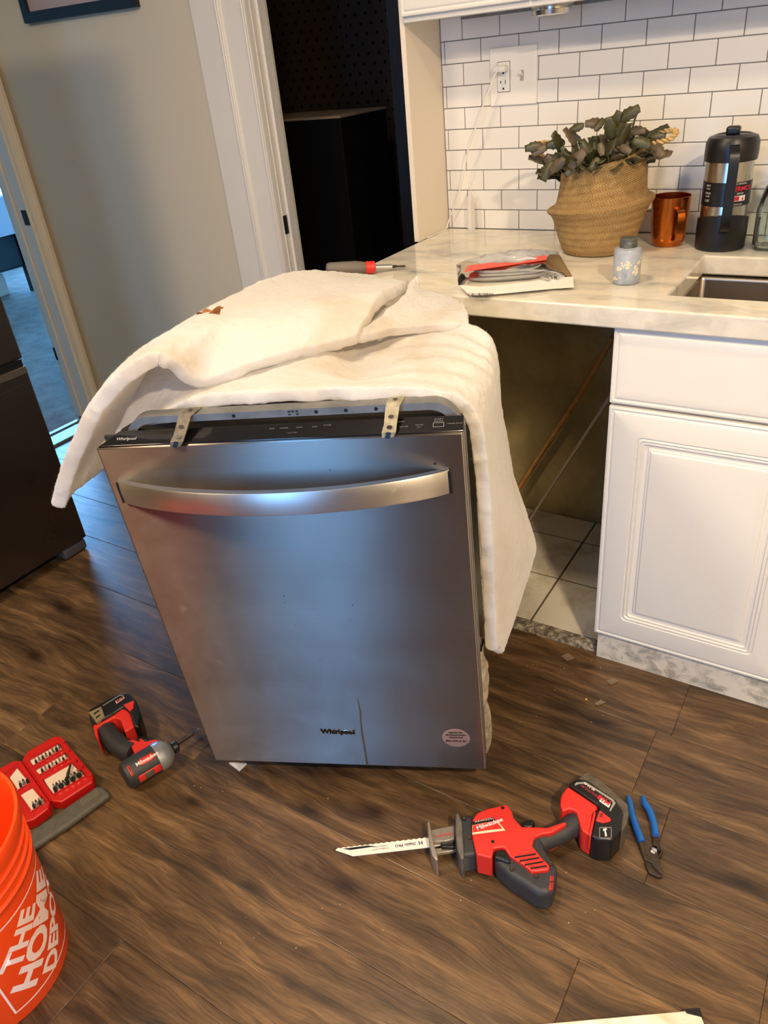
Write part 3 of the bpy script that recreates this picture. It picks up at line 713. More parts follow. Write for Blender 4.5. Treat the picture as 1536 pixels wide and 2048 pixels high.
m = MB(); m.lathe([(.0285, 0), (.0001, 0)], 40, M=Matrix.Translation((.5465, -.0015, .1015)) @ Matrix.Rotation(PI / 2, 4, 'X'), cap=False); m.build('sticker_face', mat('silver sticker', (186, 160, 156), .3, .6), st)
lettering([('REGISTER', .0066, .5465, .1175, 0, .0002), ('ENREGISTRER', .0066, .5465, .1100, 0, .0002), ('REGISTRE', .0066, .5465, .1025, 0, .0002), ('800-990-3181', .0076, .5465, .0915, 0, .0002)],
          lambda x, y: Vector((x, -.0019, y)), M_BLACK, st, 'sticker_text')
m = MB(); Pc = [(715, 1395, .0003), (717, 1405, .0009), (721, 1425, .0016), (721, 1440, .0013), (724, 1465, .0018), (729, 1495, .0018), (735, 1531, .0022)]
L, R_ = [], []
for x, y, w_ in Pc:
    p = dv(x, y, 0); L.append((p.x - w_, -.0006, max(p.z, .001))); R_.append((p.x + w_, -.0006, max(p.z, .001)))
m.grid([L, R_]); m.build('drip_stain', mat('brown drip', (78, 66, 50), .5), dw)
rr = random.Random(5)
for x, y, s in ((870, 927, .0022), (568, 1192, .0014), (570, 1205, .001), (705, 1210, .0012), (700, 1135, .0008), (352, 1277, .001), (660, 940, .001), (592, 1250, .0008), (700, 1240, .001), (640, 1320, .001)):
    p = dv(x, y, 0); m = MB(); m.lathe([(s, 0), (.0001, 0)], 10, M=Matrix.Translation((p.x, -.0007, p.z)) @ Matrix.Rotation(PI / 2, 4, 'X'), cap=False); m.build('dark_speck', M_BLACK, dw)
# base, legs, torn insulation at the lower right
cube('base_pan', (.02, .585, .075, .545, -.012, .014), M_BLACK, dw, bevel=.004)
for u, v_ in ((.05, .10), (.555, .10), (.05, .52), (.555, .52)):
    p = DM @ Vector((u, v_, -.010)); m = MB()
    m.lathe([(.019, 0.0), (.019, .008), (.009, .010), (.009, p.z)], 16, M=Matrix.Translation((p.x, p.y, 0))); under(m.build('leg', M_WHITE if u < .1 else M_BLACK, smooth=True), dw)
m = MB(); P = []
for i in range(46):
    w_ = .005 + .30 * i / 45; row = []
    for j in range(12):
        t = j / 11 * PI; nz = noise.noise(Vector((w_ * 26, t * 1.2, 3))); r0 = (.010 + .010 * nz) * (.5 + .6 * abs(math.sin(w_ * 22)) )
        row.append((.598 + (.006 + max(r0, .002)) * math.sin(t), .060 - .024 * math.cos(t), w_))
    P.append(row)
m.grid(P); m.build('torn_insulation', mat('grey torn insulation', (150, 140, 124), .9, nz=.4, nscale=60), dw, smooth=True)
cube('side_rail', (.599, .604, .036, .052, .02, .80), M_GALV, dw)

# ------------------------------------------------------------------ insulation blanket draped over it
ib = thing('insulation_blanket', 'thick white fluffy insulation blanket draped over the dishwasher', 'blanket', M=DM)
def cr(P, t):
    n = len(P) - 1; x = min(max(t * n, 0), n - 1e-6); i = int(x); f = x - i
    a, b, c, d = P[max(i - 1, 0)], P[i], P[i + 1], P[min(i + 2, n)]
    if i == 0: a = b * 2 - c
    if i + 2 > n: d = c * 2 - b
    return .5 * ((2 * b) + (c - a) * f + (2 * a - 5 * b + 4 * c - d) * f * f + (3 * b - a - 3 * c + d) * f ** 3)
def surf(name, ctrl, nu, nv, thick, amp=.004, seed=0, flip=False, rag=.004, ridge=0):
    # ctrl: list of columns, each a list of Vectors (DW-local), front to back
    P = []
    for i in range(nu + 1):
        col = []
        for j in range(nv + 1):
            q = [cr(c, j / nv) for c in ctrl]; p = cr(q, i / nu)
            nz = Vector((noise.noise(p * 9 + Vector((seed, 0, 0))), noise.noise(p * 9 + Vector((0, seed, 5))), noise.noise(p * 9 + Vector((7, 0, seed)))))
            n2 = Vector((noise.noise(p * 34), noise.noise(p * 34 + Vector((9, 0, 0))), noise.noise(p * 34 + Vector((0, 9, 0)))))
            edge = 1.0 if (i in (0, nu) or j in (0, nv)) else 0
            p = p + nz * amp + n2 * (.0016 + edge * rag * .6)
            if ridge:
                si, sj = i / nu, j / nv; g_ = math.exp(-((si - .60) / .16) ** 2) * min(1, sj * 6); h_ = ridge * g_ * math.sin(sj * 34 + 3 * noise.noise(Vector((si * 5, sj * 3, 2)))); p = p + Vector((.7 * h_, 0, .9 * h_))
            col.append(p)
        P.append(col)
    m = MB(); m.grid(P)
    bm = m.bm; bm.normal_update(); s = sum(f.normal.z for f in bm.faces)
    if (s < 0) != flip: bmesh.ops.reverse_faces(bm, faces=bm.faces)
    o = m.build(name, M_BAT, ib, smooth=True, fix=False, ang=180)
    sm = o.modifiers.new('thickness', 'SOLIDIFY'); sm.thickness = thick; sm.offset = -1; sm.use_rim = True
    ss = o.modifiers.new('soft', 'SUBSURF'); ss.levels = 1; ss.render_levels = 1
    tx = bpy.data.textures.new('fluff', 'CLOUDS'); tx.noise_scale = .012; tx.noise_depth = 4
    dm = o.modifiers.new('fluff', 'DISPLACE'); dm.texture = tx; dm.strength = .004; dm.mid_level = .5; dm.texture_coords = 'LOCAL'
    return o, P
Lc = lambda *a: Vector(a)
A_ = [
    [Lc(-.012, .06, .74), Lc(-.02, .25, .74), Lc(-.02, .48, .74)],
    [Lc(.006, .055, .80), Lc(-.008, .25, .815), Lc(-.01, .48, .81)],
    [dv(262, 858, .055), Lc(.012, .25, .845), Lc(.01, .48, .84)],
    [dv(300, 846, .06), Lc(.04, .25, .858), Lc(.04, .48, .852)],
    [dv(345, 812, .06), Lc(.09, .25, .860), Lc(.08, .48, .853)],
    [dv(400, 793, .06), Lc(.17, .25, .860), Lc(.17, .48, .850)],
    [dv(500, 783, .06), Lc(.26, .25, .862), Lc(.26, .48, .852)],
    [dv(600, 778, .06), Lc(.345, .25, .864), Lc(.345, .48, .852)],
    [dv(700, 772, .06), dv(718, 733, .20), Lc(.43, .46, .852)],
    [dv(800, 775, .06), dv(815, 715, .20), dv(800, 650, .38)],
    [dv(870, 782, .06), dv(895, 715, .19), dv(880, 640, .38)],
    [dv(930, 803, .06), dv(955, 735, .18), dv(940, 648, .34)],
    [dv(965, 852, .06), dv(985, 770, .18), dv(990, 685, .30)],
    [dv(975, 925, .06), dv(995, 870, .18), dv(1006, 820, .30)],
    [dv(980, 1010, .06), dv(1008, 960, .18), dv(1030, 950, .30)],
    [dv(985, 1110, .06), dv(1030, 1080, .17), dv(1071, 1080, .27)],
    [dv(990, 1210, .06), dv(1020, 1170, .15), dv(1058, 1155, .22)],
    [dv(994, 1306, .055), dv(1000, 1300, .07), dv(1006, 1312, .085)],
]
surf('lower_layer', A_, 168, 64, .024, .003, 1, ridge=.0032)
B_ = [[(95, 1012, .04), (112, 985, .1), (150, 955, .17), (190, 925, .25)],
      [(150, 865, .04), (172, 835, .12), (215, 795, .2), (265, 760, .3)],
      [(216, 765, .04), (262, 722, .14), (320, 680, .25), (380, 645, .36)],
      [(300, 712, .05), (352, 672, .16), (410, 630, .28), (470, 588, .42)],
      [(355, 742, .06), (415, 685, .17), (470, 630, .32), (525, 560, .5)],
      [(408, 785, .08), (470, 690, .2), (530, 620, .36), (590, 545, .58)],
      [(500, 752, .12), (560, 670, .24), (610, 610, .40), (660, 543, .62)],
      [(620, 716, .18), (665, 640, .30), (690, 595, .45), (730, 552, .64)],
      [(720, 690, .23), (760, 630, .34), (785, 598, .43), (815, 566, .53)]]
B_ = [[dv(*q) for q in c] for c in B_]
for ci, c in enumerate(B_):
    k = [0, 0, .2, .3, .7, 1, 1, 1, 1][ci]
    for ri, h in enumerate((.021, .034, .022, .004)): c[ri].z += h * k; c[ri].y -= 0
def fold(c, h): return c
surf('folded_upper_layer', B_, 120, 50, .026, .004, 4)
C_ = [[dv(700, 690, .235), dv(752, 655, .29), dv(800, 610, .40), dv(833, 560, .52)],
      [dv(770, 673, .27), dv(800, 645, .33), dv(832, 612, .42), dv(848, 582, .52)],
      [dv(850, 662, .31), dv(860, 640, .37), dv(868, 612, .44), dv(885, 590, .52)],
      [dv(941, 662, .33), dv(939, 640, .37), dv(930, 620, .41), dv(916, 602, .45)]]
for c in C_:
    for q_, h in zip(c, (.014, .016, .012, .004)): q_.z += h
surf('torn_flap', C_, 50, 40, .018, .003, 9)
m = MB(); m.tube([dv(822, 600, .50), dv(826, 580, .51), dv(831, 562, .515), dv(834, 553, .52)], [.014, .011, .007, .002], 10, flat=.5)
o = m.build('torn_tuft', M_BAT, ib, smooth=True)
# stray fibres
m = MB(); rf = random.Random(11); dg = bpy.context.evaluated_depsgraph_get()
for src in [c for c in ib.children if c.name.split('.')[0] in ('lower_layer', 'folded_upper_layer', 'torn_flap', 'torn_tuft')]:
    e = src.evaluated_get(dg).to_mesh(); vs = e.vertices; N = len(vs)
    for _ in range(min(14000, N // 2)):
        v = vs[rf.randrange(N)]; n_ = v.normal; d = (n_ + Vector((rf.uniform(-1, 1), rf.uniform(-1, 1), rf.uniform(-1, 1))) * 1.4).normalized()
        L = rf.uniform(.002, .006); s = d.cross(Vector((rf.uniform(-1, 1), .3, rf.uniform(-1, 1)))).normalized() * .00013
        p = v.co.copy(); a = m.bm.verts.new(p + s); b = m.bm.verts.new(p - s); c = m.bm.verts.new(p + d * L); m.bm.faces.new((a, b, c))
q = m.build('stray_fibre', M_BAT, ib, fix=False); q['kind'] = 'stuff'
lf = thing('dry_leaf', 'curled brown dry leaf lying on the white insulation blanket', 'leaf', M=Matrix.Translation(DM @ dv(420, 629, .27)))
p0 = dv(418, 632, .265); m = MB(); P = []
for i in range(13):
    s = i / 12; w_ = .011 * math.sin(PI * min(1, s * 1.15)) ** .7 if s < .9 else .002
    c = DM @ (dv(395 + 52 * s, 637 - 14 * s, .262) + Vector((0, 0, .004 + .004 * math.sin(s * 9))))
    P.append([c + Vector((0, -w_ * .8, .004)), c + Vector((0, 0, -.001)), c + Vector((.003, w_, .006 * math.sin(s * 7)))])
m.grid(P); under(m.build('blade', mat('dry leaf brown', (150, 92, 44), .7, nz=.4, nscale=120), smooth=True), lf)
# ------------------------------------------------------------------ things on the counter
kb = thing('seagrass_basket', 'woven seagrass belly basket holding a holiday cactus', 'basket', (.516, -.200, CT))
def bask(p, t):
    k = min(1, max(0, (p.z - .05) / .13)); p.z += p.x * .20 * k; p.x += .006 * k; p.z += .016 * max(0, (p.z - .14) / .06) * max(0, math.cos(t - .1)) ** 8
    return p
prof = [(.055, .0), (.076, .001), (.084, .008), (.092, .03), (.101, .06), (.109, .085), (.116, .098), (.1225, .104), (.1245, .109), (.121, .1135), (.109, .119), (.1035, .128), (.1005, .15), (.098, .175), (.0965, .198), (.095, .201), (.093, .198), (.093, .17), (.095, .14)]
m = MB(); n = 72; rings = []; acc = 0
uvl = m.bm.loops.layers.uv.new('UVMap'); cum = [0]
for a, b in zip(prof, prof[1:]): cum.append(cum[-1] + math.hypot(a[0] - b[0], a[1] - b[1]))
for (r_, z) in prof:
    rings.append([m.bm.verts.new(bask(Vector((r_ * math.cos(2 * PI * i / n), r_ * math.sin(2 * PI * i / n), z)), 2 * PI * i / n)) for i in range(n)])
for k in range(len(prof) - 1):
    for i in range(n):
        f = m.bm.faces.new((rings[k][i], rings[k][(i + 1) % n], rings[k + 1][(i + 1) % n], rings[k + 1][i]))
        for lp, (a, b) in zip(f.loops, ((i, k), (i + 1, k), (i + 1, k + 1), (i, k + 1))): lp[uvl].uv = (a / n * 12, cum[b] * 40)
m.bm.faces.new(rings[0][::-1]); m.build('basket_body', M_WEAVE, kb, smooth=True, ang=60)
M_STRAW = mat('twisted straw', (196, 160, 100), .65, nz=.3, nscale=80)
def rope(pts, name='handle'):
    sp = spline(pts, 14); q = MB()
    for ph in (0, PI):
        out = []
        for i, p in enumerate(sp):
            d = (sp[min(i + 1, len(sp) - 1)] - sp[max(i - 1, 0)]).normalized(); a = d.cross(Vector((0, 0, 1))).normalized(); b = d.cross(a)
            t = i * .55 + ph; out.append(p + (a * math.cos(t) + b * math.sin(t)) * .0032)
        q.tube(out, .0031, 7)
    return q.build(name, M_STRAW, kb, smooth=True)
wl_ = lambda x, y, v: at(x, y, 1, v) - Vector((.516, -.200, CT))
rope([wl_(1098, 322, -.20), wl_(1078, 308, -.21), wl_(1056, 297, -.22), wl_(1066, 290, -.20), wl_(1092, 285, -.17), wl_(1110, 290, -.15)])
rope([wl_(1296, 290, -.22), wl_(1315, 285, -.23), wl_(1340, 278, -.23), wl_(1353, 264, -.22), wl_(1338, 261, -.20), wl_(1312, 270, -.17), wl_(1290, 280, -.15)])
pl = thing('holiday_cactus', 'dusky green holiday cactus with flat toothed leaf segments in the basket', 'plant', (.520, -.200, CT + .160))
m = MB(); m.lathe([(.094, 0), (.09, .008), (.05, .014), (.001, .016)], 28, cap=False, f=lambda p, t: Vector((p.x, p.y, p.z + p.x * .25))); m.build('soil', M_SOIL, pl, smooth=True)
def leafmesh(k):
    q = MB(); rr = random.Random(k); L = 1.0; P = [[], [], []]
    N = 9
    for i in range(N):
        s = i / (N - 1); w_ = .26 * math.sin(PI * min(1, .10 + s * .86)) ** .6 * (1.12 if i % 2 else .92) 
        if i == 0: w_ = .07
        if i == N - 1: w_ = .17
        z = .07 * math.sin(s * 2.4)
        P[0].append((-w_, s * L, z + .03)); P[1].append((0, s * L, z - .015)); P[2].append((w_, s * L, z + .03))
    q.grid(P); o = q.build('leaf', [M_LEAF, M_LEAF, M_LEAF2][k % 3], pl, smooth=True, ang=180); s = o.modifiers.new('t', 'SOLIDIFY'); s.thickness = .05; return o
protos = [leafmesh(k) for k in range(3)]; used = [False] * 3
rl = random.Random(21); stems = MB()
def add_leaf(p, d, upv, L, k):
    o = protos[k]
    if used[k]: o = o.copy(); COL.objects.link(o); o.parent = pl
    used[k] = True
    d = d.normalized(); x = d.cross(upv).normalized(); z = x.cross(d)
    R3 = Matrix((x, d, z)).transposed().to_4x4(); o.matrix_local = Matrix.Translation(p) @ R3 @ Matrix.Scale(L, 4)
def stem(p, d, n, L):
    d = d.normalized(); pts = [p.copy()]
    for i in range(n):
        upv = (Vector((0, 0, 1)) + Vector((rl.uniform(-.7, .7), rl.uniform(-1.1, .2), rl.uniform(-.3, .3)))).normalized()
        add_leaf(p, d, upv, L * rl.uniform(.88, 1.12), rl.choice((0, 0, 1, 2)))
        p = p + d * L * .92; pts.append(p.copy())
        d = (d + Vector((rl.uniform(-.3, .3), rl.uniform(-.3, .3), rl.uniform(-.5, .0)))).normalized()
for i in range(80):
    t = rl.uniform(0, 2 * PI); r_ = rl.uniform(.0, .075); el = rl.uniform(.35, 1.7)
    b = Vector((r_ * math.cos(t), r_ * math.sin(t) * .8, .012 + r_ * math.cos(t) * .25))
    stem(b, Vector((math.cos(t) * 1.15, math.sin(t) * .7 - .1, el)), rl.choice((2, 2, 2, 3)), .045)
# silhouettes that stand out: the tall upper right pair, left trailing ones, the hanging right leaf
def pleaf(x0, y0, x1, y1, v0, v1, k, upv=(0.1, -1, .35)):
    a = at(x0, y0, 1, v0) - pl.location; b = at(x1, y1, 1, v1) - pl.location; add_leaf(a, b - a, Vector(upv).normalized(), (b - a).length, k)
for a in ((1222, 262, 1240, 222, -.22, -.22, 0), (1238, 240, 1280, 216, -.22, -.22, 0), (1225, 280, 1216, 234, -.24, -.25, 0), (1190, 262, 1208, 238, -.22, -.2, 0), (1168, 250, 1140, 262, -.22, -.22, 0), (1208, 246, 1170, 248, -.2, -.22, 2),
          (1130, 285, 1092, 292, -.24, -.25, 0), (1095, 292, 1064, 310, -.25, -.26, 2), (1085, 290, 1050, 298, -.25, -.26, 0), (1105, 322, 1086, 362, -.28, -.29, 0), (1130, 318, 1100, 345, -.3, -.3, 2), (1258, 262, 1292, 262, -.2, -.2, 2),
          (1302, 288, 1328, 314, -.23, -.25, 2), (1265, 280, 1302, 292, -.26, -.26, 0), (1300, 274, 1332, 272, -.2, -.2, 0), (1170, 300, 1140, 338, -.3, -.31, 2), (1198, 315, 1180, 340, -.3, -.31, 1), (1200, 285, 1205, 312, -.29, -.3, 2), (1240, 292, 1262, 305, -.28, -.29, 2), (1155, 330, 1130, 352, -.3, -.31, 0)):
    pleaf(*a)

mg = thing('copper_mug', 'copper coloured metal mug with strap handle beside the basket', 'mug', (.6640, -.120, CT))
m = MB(); m.lathe([(.031, 0), (.0345, .002), (.038, .009), (.0395, .018), (.0425, .060), (.0445, .112), (.0438, .1125), (.0430, .112), (.041, .06), (.037, .012), (.001, .010)], 48, cap=True)
m.build('mug_body', M_COPPER, mg, smooth=True)
ang = math.radians(-55); hx = Vector((math.cos(ang), math.sin(ang), 0)); sd = Vector((-hx.y, hx.x, 0))
pts = spline([hx * .042 + Vector((0, 0, .090)), hx * .058 + Vector((0, 0, .0885)), hx * .068 + Vector((0, 0, .080)), hx * .068 + Vector((0, 0, .045)), hx * .064 + Vector((0, 0, .026)), hx * .052 + Vector((0, 0, .020)), hx * .038 + Vector((0, 0, .020))], 5)
m = MB(); P = []
for i, p in enumerate(pts):
    d = (pts[min(i + 1, len(pts) - 1)] - pts[max(i - 1, 0)]).normalized(); nn = d.cross(sd).normalized() * .0012
    P.append([p - sd * .0085 - nn, p + sd * .0085 - nn, p + sd * .0085 + nn, p - sd * .0085 + nn, p - sd * .0085 - nn])
m.grid(P); bmesh.ops.remove_doubles(m.bm, verts=m.bm.verts, dist=1e-6); m.build('handle', M_COPPER, mg, smooth=True)

tmx, tmy = .785, -.130
tm = thing('vacuum_flask', 'black and steel insulated coffee pot with upright handle', 'flask', (tmx, tmy, CT))
M_FST = brushed('flask steel', (190, 186, 178), .22, .5)
m = MB()
m.lathe([(.050, 0), (.0545, .003), (.0550, .040), (.0545, .066), (.0510, .067)], 48, f=lambda p, t: Vector((p.x, p.y, p.z + (.014 * max(0, math.cos(t + 1.35)) if p.z > .05 else 0)))); m.build('base_sleeve', M_BLACK, tm, smooth=True)
m = MB(); m.lathe([(.0505, .05), (.0505, .192)], 48, cap=False); m.build('steel_body', M_FST, tm, smooth=True)
m = MB(); m.lathe([(.0512, .098), (.0512, .148)], 48, cap=False); m.build('label_band', mat('black label', (14, 14, 15), .35), tm, smooth=True)
m = MB(); m.lathe([(.051, .188), (.0550, .189), (.0558, .205), (.0552, .226), (.050, .236), (.036, .241), (.034, .239), (.001, .239)], 48, cap=False); m.build('lid', M_BLACK, tm, smooth=True)
cube('lid_thumb_tab', (-.016, .012, -.012, .014, .238, .256), M_BLACK, tm, bevel=.005, seg=3)
ang = math.radians(-75); hx = Vector((math.cos(ang), math.sin(ang), 0)); sd = Vector((-hx.y, hx.x, 0))
pts = spline([hx * .050 + Vector((0, 0, .222)), hx * .072 + Vector((0, 0, .216)), hx * .082 + Vector((0, 0, .195)), hx * .082 + Vector((0, 0, .12)), hx * .080 + Vector((0, 0, .070)), hx * .066 + Vector((0, 0, .050)), hx * .050 + Vector((0, 0, .050))], 6)
m = MB(); P = []
for i, p in enumerate(pts):
    d = (pts[min(i + 1, len(pts) - 1)] - pts[max(i - 1, 0)]).normalized(); nn = d.cross(sd).normalized() * .0035
    P.append([p - sd * .0095 - nn, p + sd * .0095 - nn, p + sd * .0105, p + sd * .0095 + nn, p - sd * .0095 + nn, p - sd * .0105, p - sd * .0095 - nn])
m.grid(P); bmesh.ops.remove_doubles(m.bm, verts=m.bm.verts, dist=1e-6); m.build('handle', M_BLACK, tm, smooth=True, ang=50)
def cylmap(r_, a0): return lambda x, y: Vector((r_ * math.cos(a0 + x / r_), r_ * math.sin(a0 + x / r_), y))
a0 = math.radians(-46)
lettering([('THERMOS', .0135, -.002, .1340, 0, .0003)], cylmap(.0516, a0), mat('red print', (206, 30, 60), .4), tm, 'brand_text', slicex=.003)
lettering([('THE ORIGINAL', .0048, -.002, .1445, 0, 0), ('BRAND', .0048, 0, .1245, 0, 0), ('VACUUM', .0048, -.002, .1018, 0, 0)], cylmap(.0516, a0), M_PAPER, tm, 'small_text', slicex=.003)
m = MB(); f = cylmap(.0515, a0)
m.grid([[f(-.020 + .034 * i / 10, z) for i in range(11)] for z in (.1085, .1200)]); m.build('label_badge', M_PAPER, tm)
m = MB(); f = cylmap(.0517, a0)
m.grid([[f(-.019 + .018 * i / 6, z) for i in range(7)] for z in (.1095, .1190)]); m.bm.faces.new([m.bm.verts.new(f(x, z)) for x, z in ((.004, .1105), (.011, .1105), (.0075, .1175))]); m.build('badge_print', mat('red print', (190, 40, 50), .4), tm)
a1 = math.radians(-128)
lettering([('HOT', .006, 0, .141, 0, 0), ('24 HR', .0045, 0, .1345, 0, 0), ('COLD', .006, 0, .1255, 0, 0), ('24 HR', .0045, 0, .119, 0, 0), ('2 QT', .006, 0, .110, 0, 0)], cylmap(.0516, a1), M_PAPER, tm, 'side_text', slicex=.003)

gb = thing('glass_bottle', 'clear greenish glass bottle at the right edge of the counter', 'bottle', (.900, -.120, CT))
m = MB(); sq = lambda p, t: Vector((p.x, p.y, p.z)) * 1.0
def sqf(p, t):
    if p.z > .115: return p
    k = min(1 / max(abs(math.cos(t)), abs(math.sin(t)), .001), 1.22); kk = 1 if p.z < .09 else (.115 - p.z) / .025; return Vector((p.x * (1 + (k - 1) * kk), p.y * (1 + (k - 1) * kk), p.z))
m.lathe([(.034, 0), (.040, .003), (.043, .010), (.0435, .09), (.043, .105), (.036, .130), (.022, .150), (.019, .165), (.021, .170), (.021, .180), (.018, .181), (.0165, .165), (.020, .150), (.033, .130), (.0405, .105), (.041, .012), (.036, .006)], 40, f=sqf)
m.build('bottle_glass', M_BOTTLE, gb, smooth=True)

jr = thing('paint_jar', 'small silver jar with peeling label and ribbed grey cap', 'jar', (.6662, -.4620, CT))
m = MB(); m.lathe([(.024, 0), (.0272, .002), (.0280, .006), (.0280, .066), (.0262, .070), (.0190, .0725), (.0165, .0735)], 40); m.build('jar_body', stained_white('silver jar label', (140, 148, 158), (172, 176, 182), 30, .35), jr, smooth=True)
m = MB(); m.lathe([(.0172, .0735), (.0180, .075), (.0172, .0765), (.0180, .078), (.0172, .0795), (.0180, .081), (.0172, .083), (.0175, .0900), (.0160, .0915), (.001, .0905)], 36, cap=False); m.build('cap', mat('grey corroded cap', (98, 100, 94), .5, .6, nz=.3, nscale=60), jr, smooth=True)
m = MB(); rj = random.Random(8)
for (ac, zc, ra, rz) in ((-1.35, .043, .010, .010), (-.55, .032, .007, .009), (-2.25, .012, .010, .006), (-.35, .046, .006, .006), (-1.95, .034, .006, .004)):
    for _ in range(26):
        x = rj.gauss(0, ra * .5); z = zc + rj.gauss(0, rz * .5) + x * .25; s = rj.uniform(.0012, .0032); a = ac + x / .028
        z = min(max(z, .004), .058); pts = []
        for k in range(6):
            t = 2 * PI * k / 6; rr = s * rj.uniform(.6, 1.2); aa = a + rr * math.cos(t) / .028; pts.append(m.bm.verts.new(((.0284 + rj.uniform(0, .0006)) * math.cos(aa), .0284 * math.sin(aa), z + rr * math.sin(t))))
        m.bm.faces.new(pts)
m.build('peeling_flake', mat('cream backing paper', (222, 208, 176), .7), jr, fix=False)

cr_ = thing('crystal_tower', 'clear quartz crystal point standing by the tiled corner', 'crystal', (.0905, -.030, CT))
m = MB(); m.lathe([(.0110, 0), (.0120, .002), (.0110, .090), (.0001, .112)], 6, cap=True); 
tq = NT('quartz'); tq.p.inputs['Base Color'].default_value = (.9, .86, .82, 1); tq.p.inputs['Transmission Weight'].default_value = .4; tq.p.inputs['Roughness'].default_value = .18; tq.p.inputs['IOR'].default_value = 1.3
m.build('crystal', tq.m, cr_)

# hose packet: clear bag with braided hose, red strip, white label edge
hp = thing('hose_packet', 'clear packet with coiled braided hose, red strip and white barcode edge', 'packet', at(1030, 550, 2, CT + .01))
zc = CT + .012
def K(o): return under(o, hp)
c0 = [at(930, 560, 2, zc), at(1105, 548, 2, zc), at(1100, 512, 2, zc), at(935, 530, 2, zc)]
def quad(s, t): return (c0[0] * (1 - s) + c0[1] * s) * (1 - t) + (c0[3] * (1 - s) + c0[2] * s) * t
M_HOSE = mat('braided steel hose', (178, 176, 172), .35, .8, bump=.8, bscale=900)
m = MB()
for k in range(5):
    a = .48 - k * .035; b = .46 - k * .045; pts = []
    for i in range(49):
        t = 2 * PI * i / 48; cx = abs(math.cos(t)) ** .6 * (1 if math.cos(t) > 0 else -1); sy = abs(math.sin(t)) ** .8 * (1 if math.sin(t) > 0 else -1)
        p = quad(.5 + a * cx, .5 + b * sy); p.z = CT + .0075 + .006 * (k % 3) + .001 * math.sin(3 * t + k); pts.append(p)
    m.tube(pts, .0042, 8)
K(m.build('hose', M_HOSE, smooth=True))
for x, y in ((1090, 556), (1108, 553)):
    p = at(x, y, 2, CT + .014); m = MB(); m.lathe([(.008, -.008), (.008, .003), (.0055, .004), (.0055, .014)], 6, M=Matrix.Translation(p) @ Matrix.Rotation(PI / 2, 4, 'Y') @ Matrix.Rotation(.4, 4, 'X')); K(m.build('connector', M_CHROME))
m = MB(); P = []
for i in range(9):
    s = i / 8; a = at(928 + 165 * s, 543 - 24 * s, 2, CT + .030); b = at(936 + 158 * s, 531 - 21 * s, 2, CT + .031); P.append([a, b])
m.grid(P); o = K(m.build('red_strip', mat('red orange strip', (226, 74, 50), .4))); s_ = o.modifiers.new('t', 'SOLIDIFY'); s_.thickness = .001
m = MB(); P = []
top = [(919, 570), (960, 573), (1010, 569), (1060, 563), (1100, 557), (1146, 553)]; bot = [(938, 590), (965, 590), (1012, 586), (1060, 581), (1105, 577), (1148, 574)]
P = [[at(x, y, 2, CT + .006 + (.002 if k % 2 else 0)) for k, (x, y) in enumerate(bot)], [at(x, y, 2, CT + .010) for x, y in top]]
m.grid(P); o = K(m.build('white_header', M_PAPER)); s_ = o.modifiers.new('t', 'SOLIDIFY'); s_.thickness = .0008
m = MB(); rb_ = random.Random(2); x = 936
while x < 988:
    wd = rb_.choice((.8, 1.2, 2.0)); m.bm.faces.new([m.bm.verts.new(at(px_, py_, 2, CT + .0098)) for px_, py_ in ((x, 586), (x + wd, 586), (x + wd, 592 - 0), (x, 592 - 0))][::1]); x += wd + rb_.choice((1, 1.6, 2.4))
K(m.build('barcode', M_BLACK, fix=False))
m = MB(); m.bm.faces.new([m.bm.verts.new(at(x, y, 2, CT + .014)) for x, y in ((1025, 512), (1062, 505), (1108, 503), (1115, 522), (1090, 514))]); o = K(m.build('navy_corner', mat('navy film', (18, 34, 48), .35))); s_ = o.modifiers.new('t', 'SOLIDIFY'); s_.thickness = .0008
m = MB(); m.bm.faces.new([m.bm.verts.new(at(x, y, 2, CT + .014)) for x, y in ((913, 532), (928, 528), (940, 534), (926, 543))]); o = K(m.build('navy_corner', mat('navy film', (18, 34, 48), .35)))
m = MB(); P = []
q0 = [at(917, 572, 2, CT), at(1146, 556, 2, CT), at(1116, 504, 2, CT), at(912, 530, 2, CT)]
for i in range(31):
    row = []
    for j in range(19):
        s, t = i / 30, j / 18; p = (q0[0] * (1 - s) + q0[1] * s) * (1 - t) + (q0[3] * (1 - s) + q0[2] * s) * t
        d = (math.sin(PI * s) * math.sin(PI * t)) ** .45; p.z = CT + .0015 + .034 * d + .0035 * noise.noise(p * 45) * d + .002 * noise.noise(p * 110) * d; row.append(p)
    P.append(row)
m.grid(P); K(m.build('clear_film', M_FILM, smooth=True, fix=False, ang=180))

# screwdriver
s0, s1 = at(652, 538, 2, .946), at(812, 532, 2, .9265)
dirv = (s1 - s0).normalized(); Ls = (s1 - s0).length; M4 = frame2(s0, s1)
sdv = thing('screwdriver', 'grey handled multi bit screwdriver with red collar lying on counter edge', 'screwdriver', M=M4)
fr = lambda x: (at(x, 536, 2, .935) - s0).dot(dirv)
a, b, c, e = fr(730), fr(752), fr(790), Ls
m = MB(); m.lathe([(.006, 0), (.012, .002), (.0145, .010), (.0155, a * .45), (.016, a * .75), (.0145, a * .92), (.0125, a)], 24, f=lambda p, t: Vector((p.x * (1 + .05 * math.cos(3 * t) ** 2), p.y * (1 + .05 * math.cos(3 * t) ** 2), p.z))); m.build('handle', mat('grey rubber grip', (106, 98, 90), .55), sdv, smooth=True)
m = MB(); m.lathe([(.0125, a), (.0150, a + .003), (.0142, (a + b) / 2), (.0150, b - .003), (.0115, b)], 24); m.build('collar', M_RED, sdv, smooth=True)
m = MB(); m.lathe([(.0055, b), (.0055, c)], 16); m.build('shaft', M_CHROME, sdv, smooth=True)
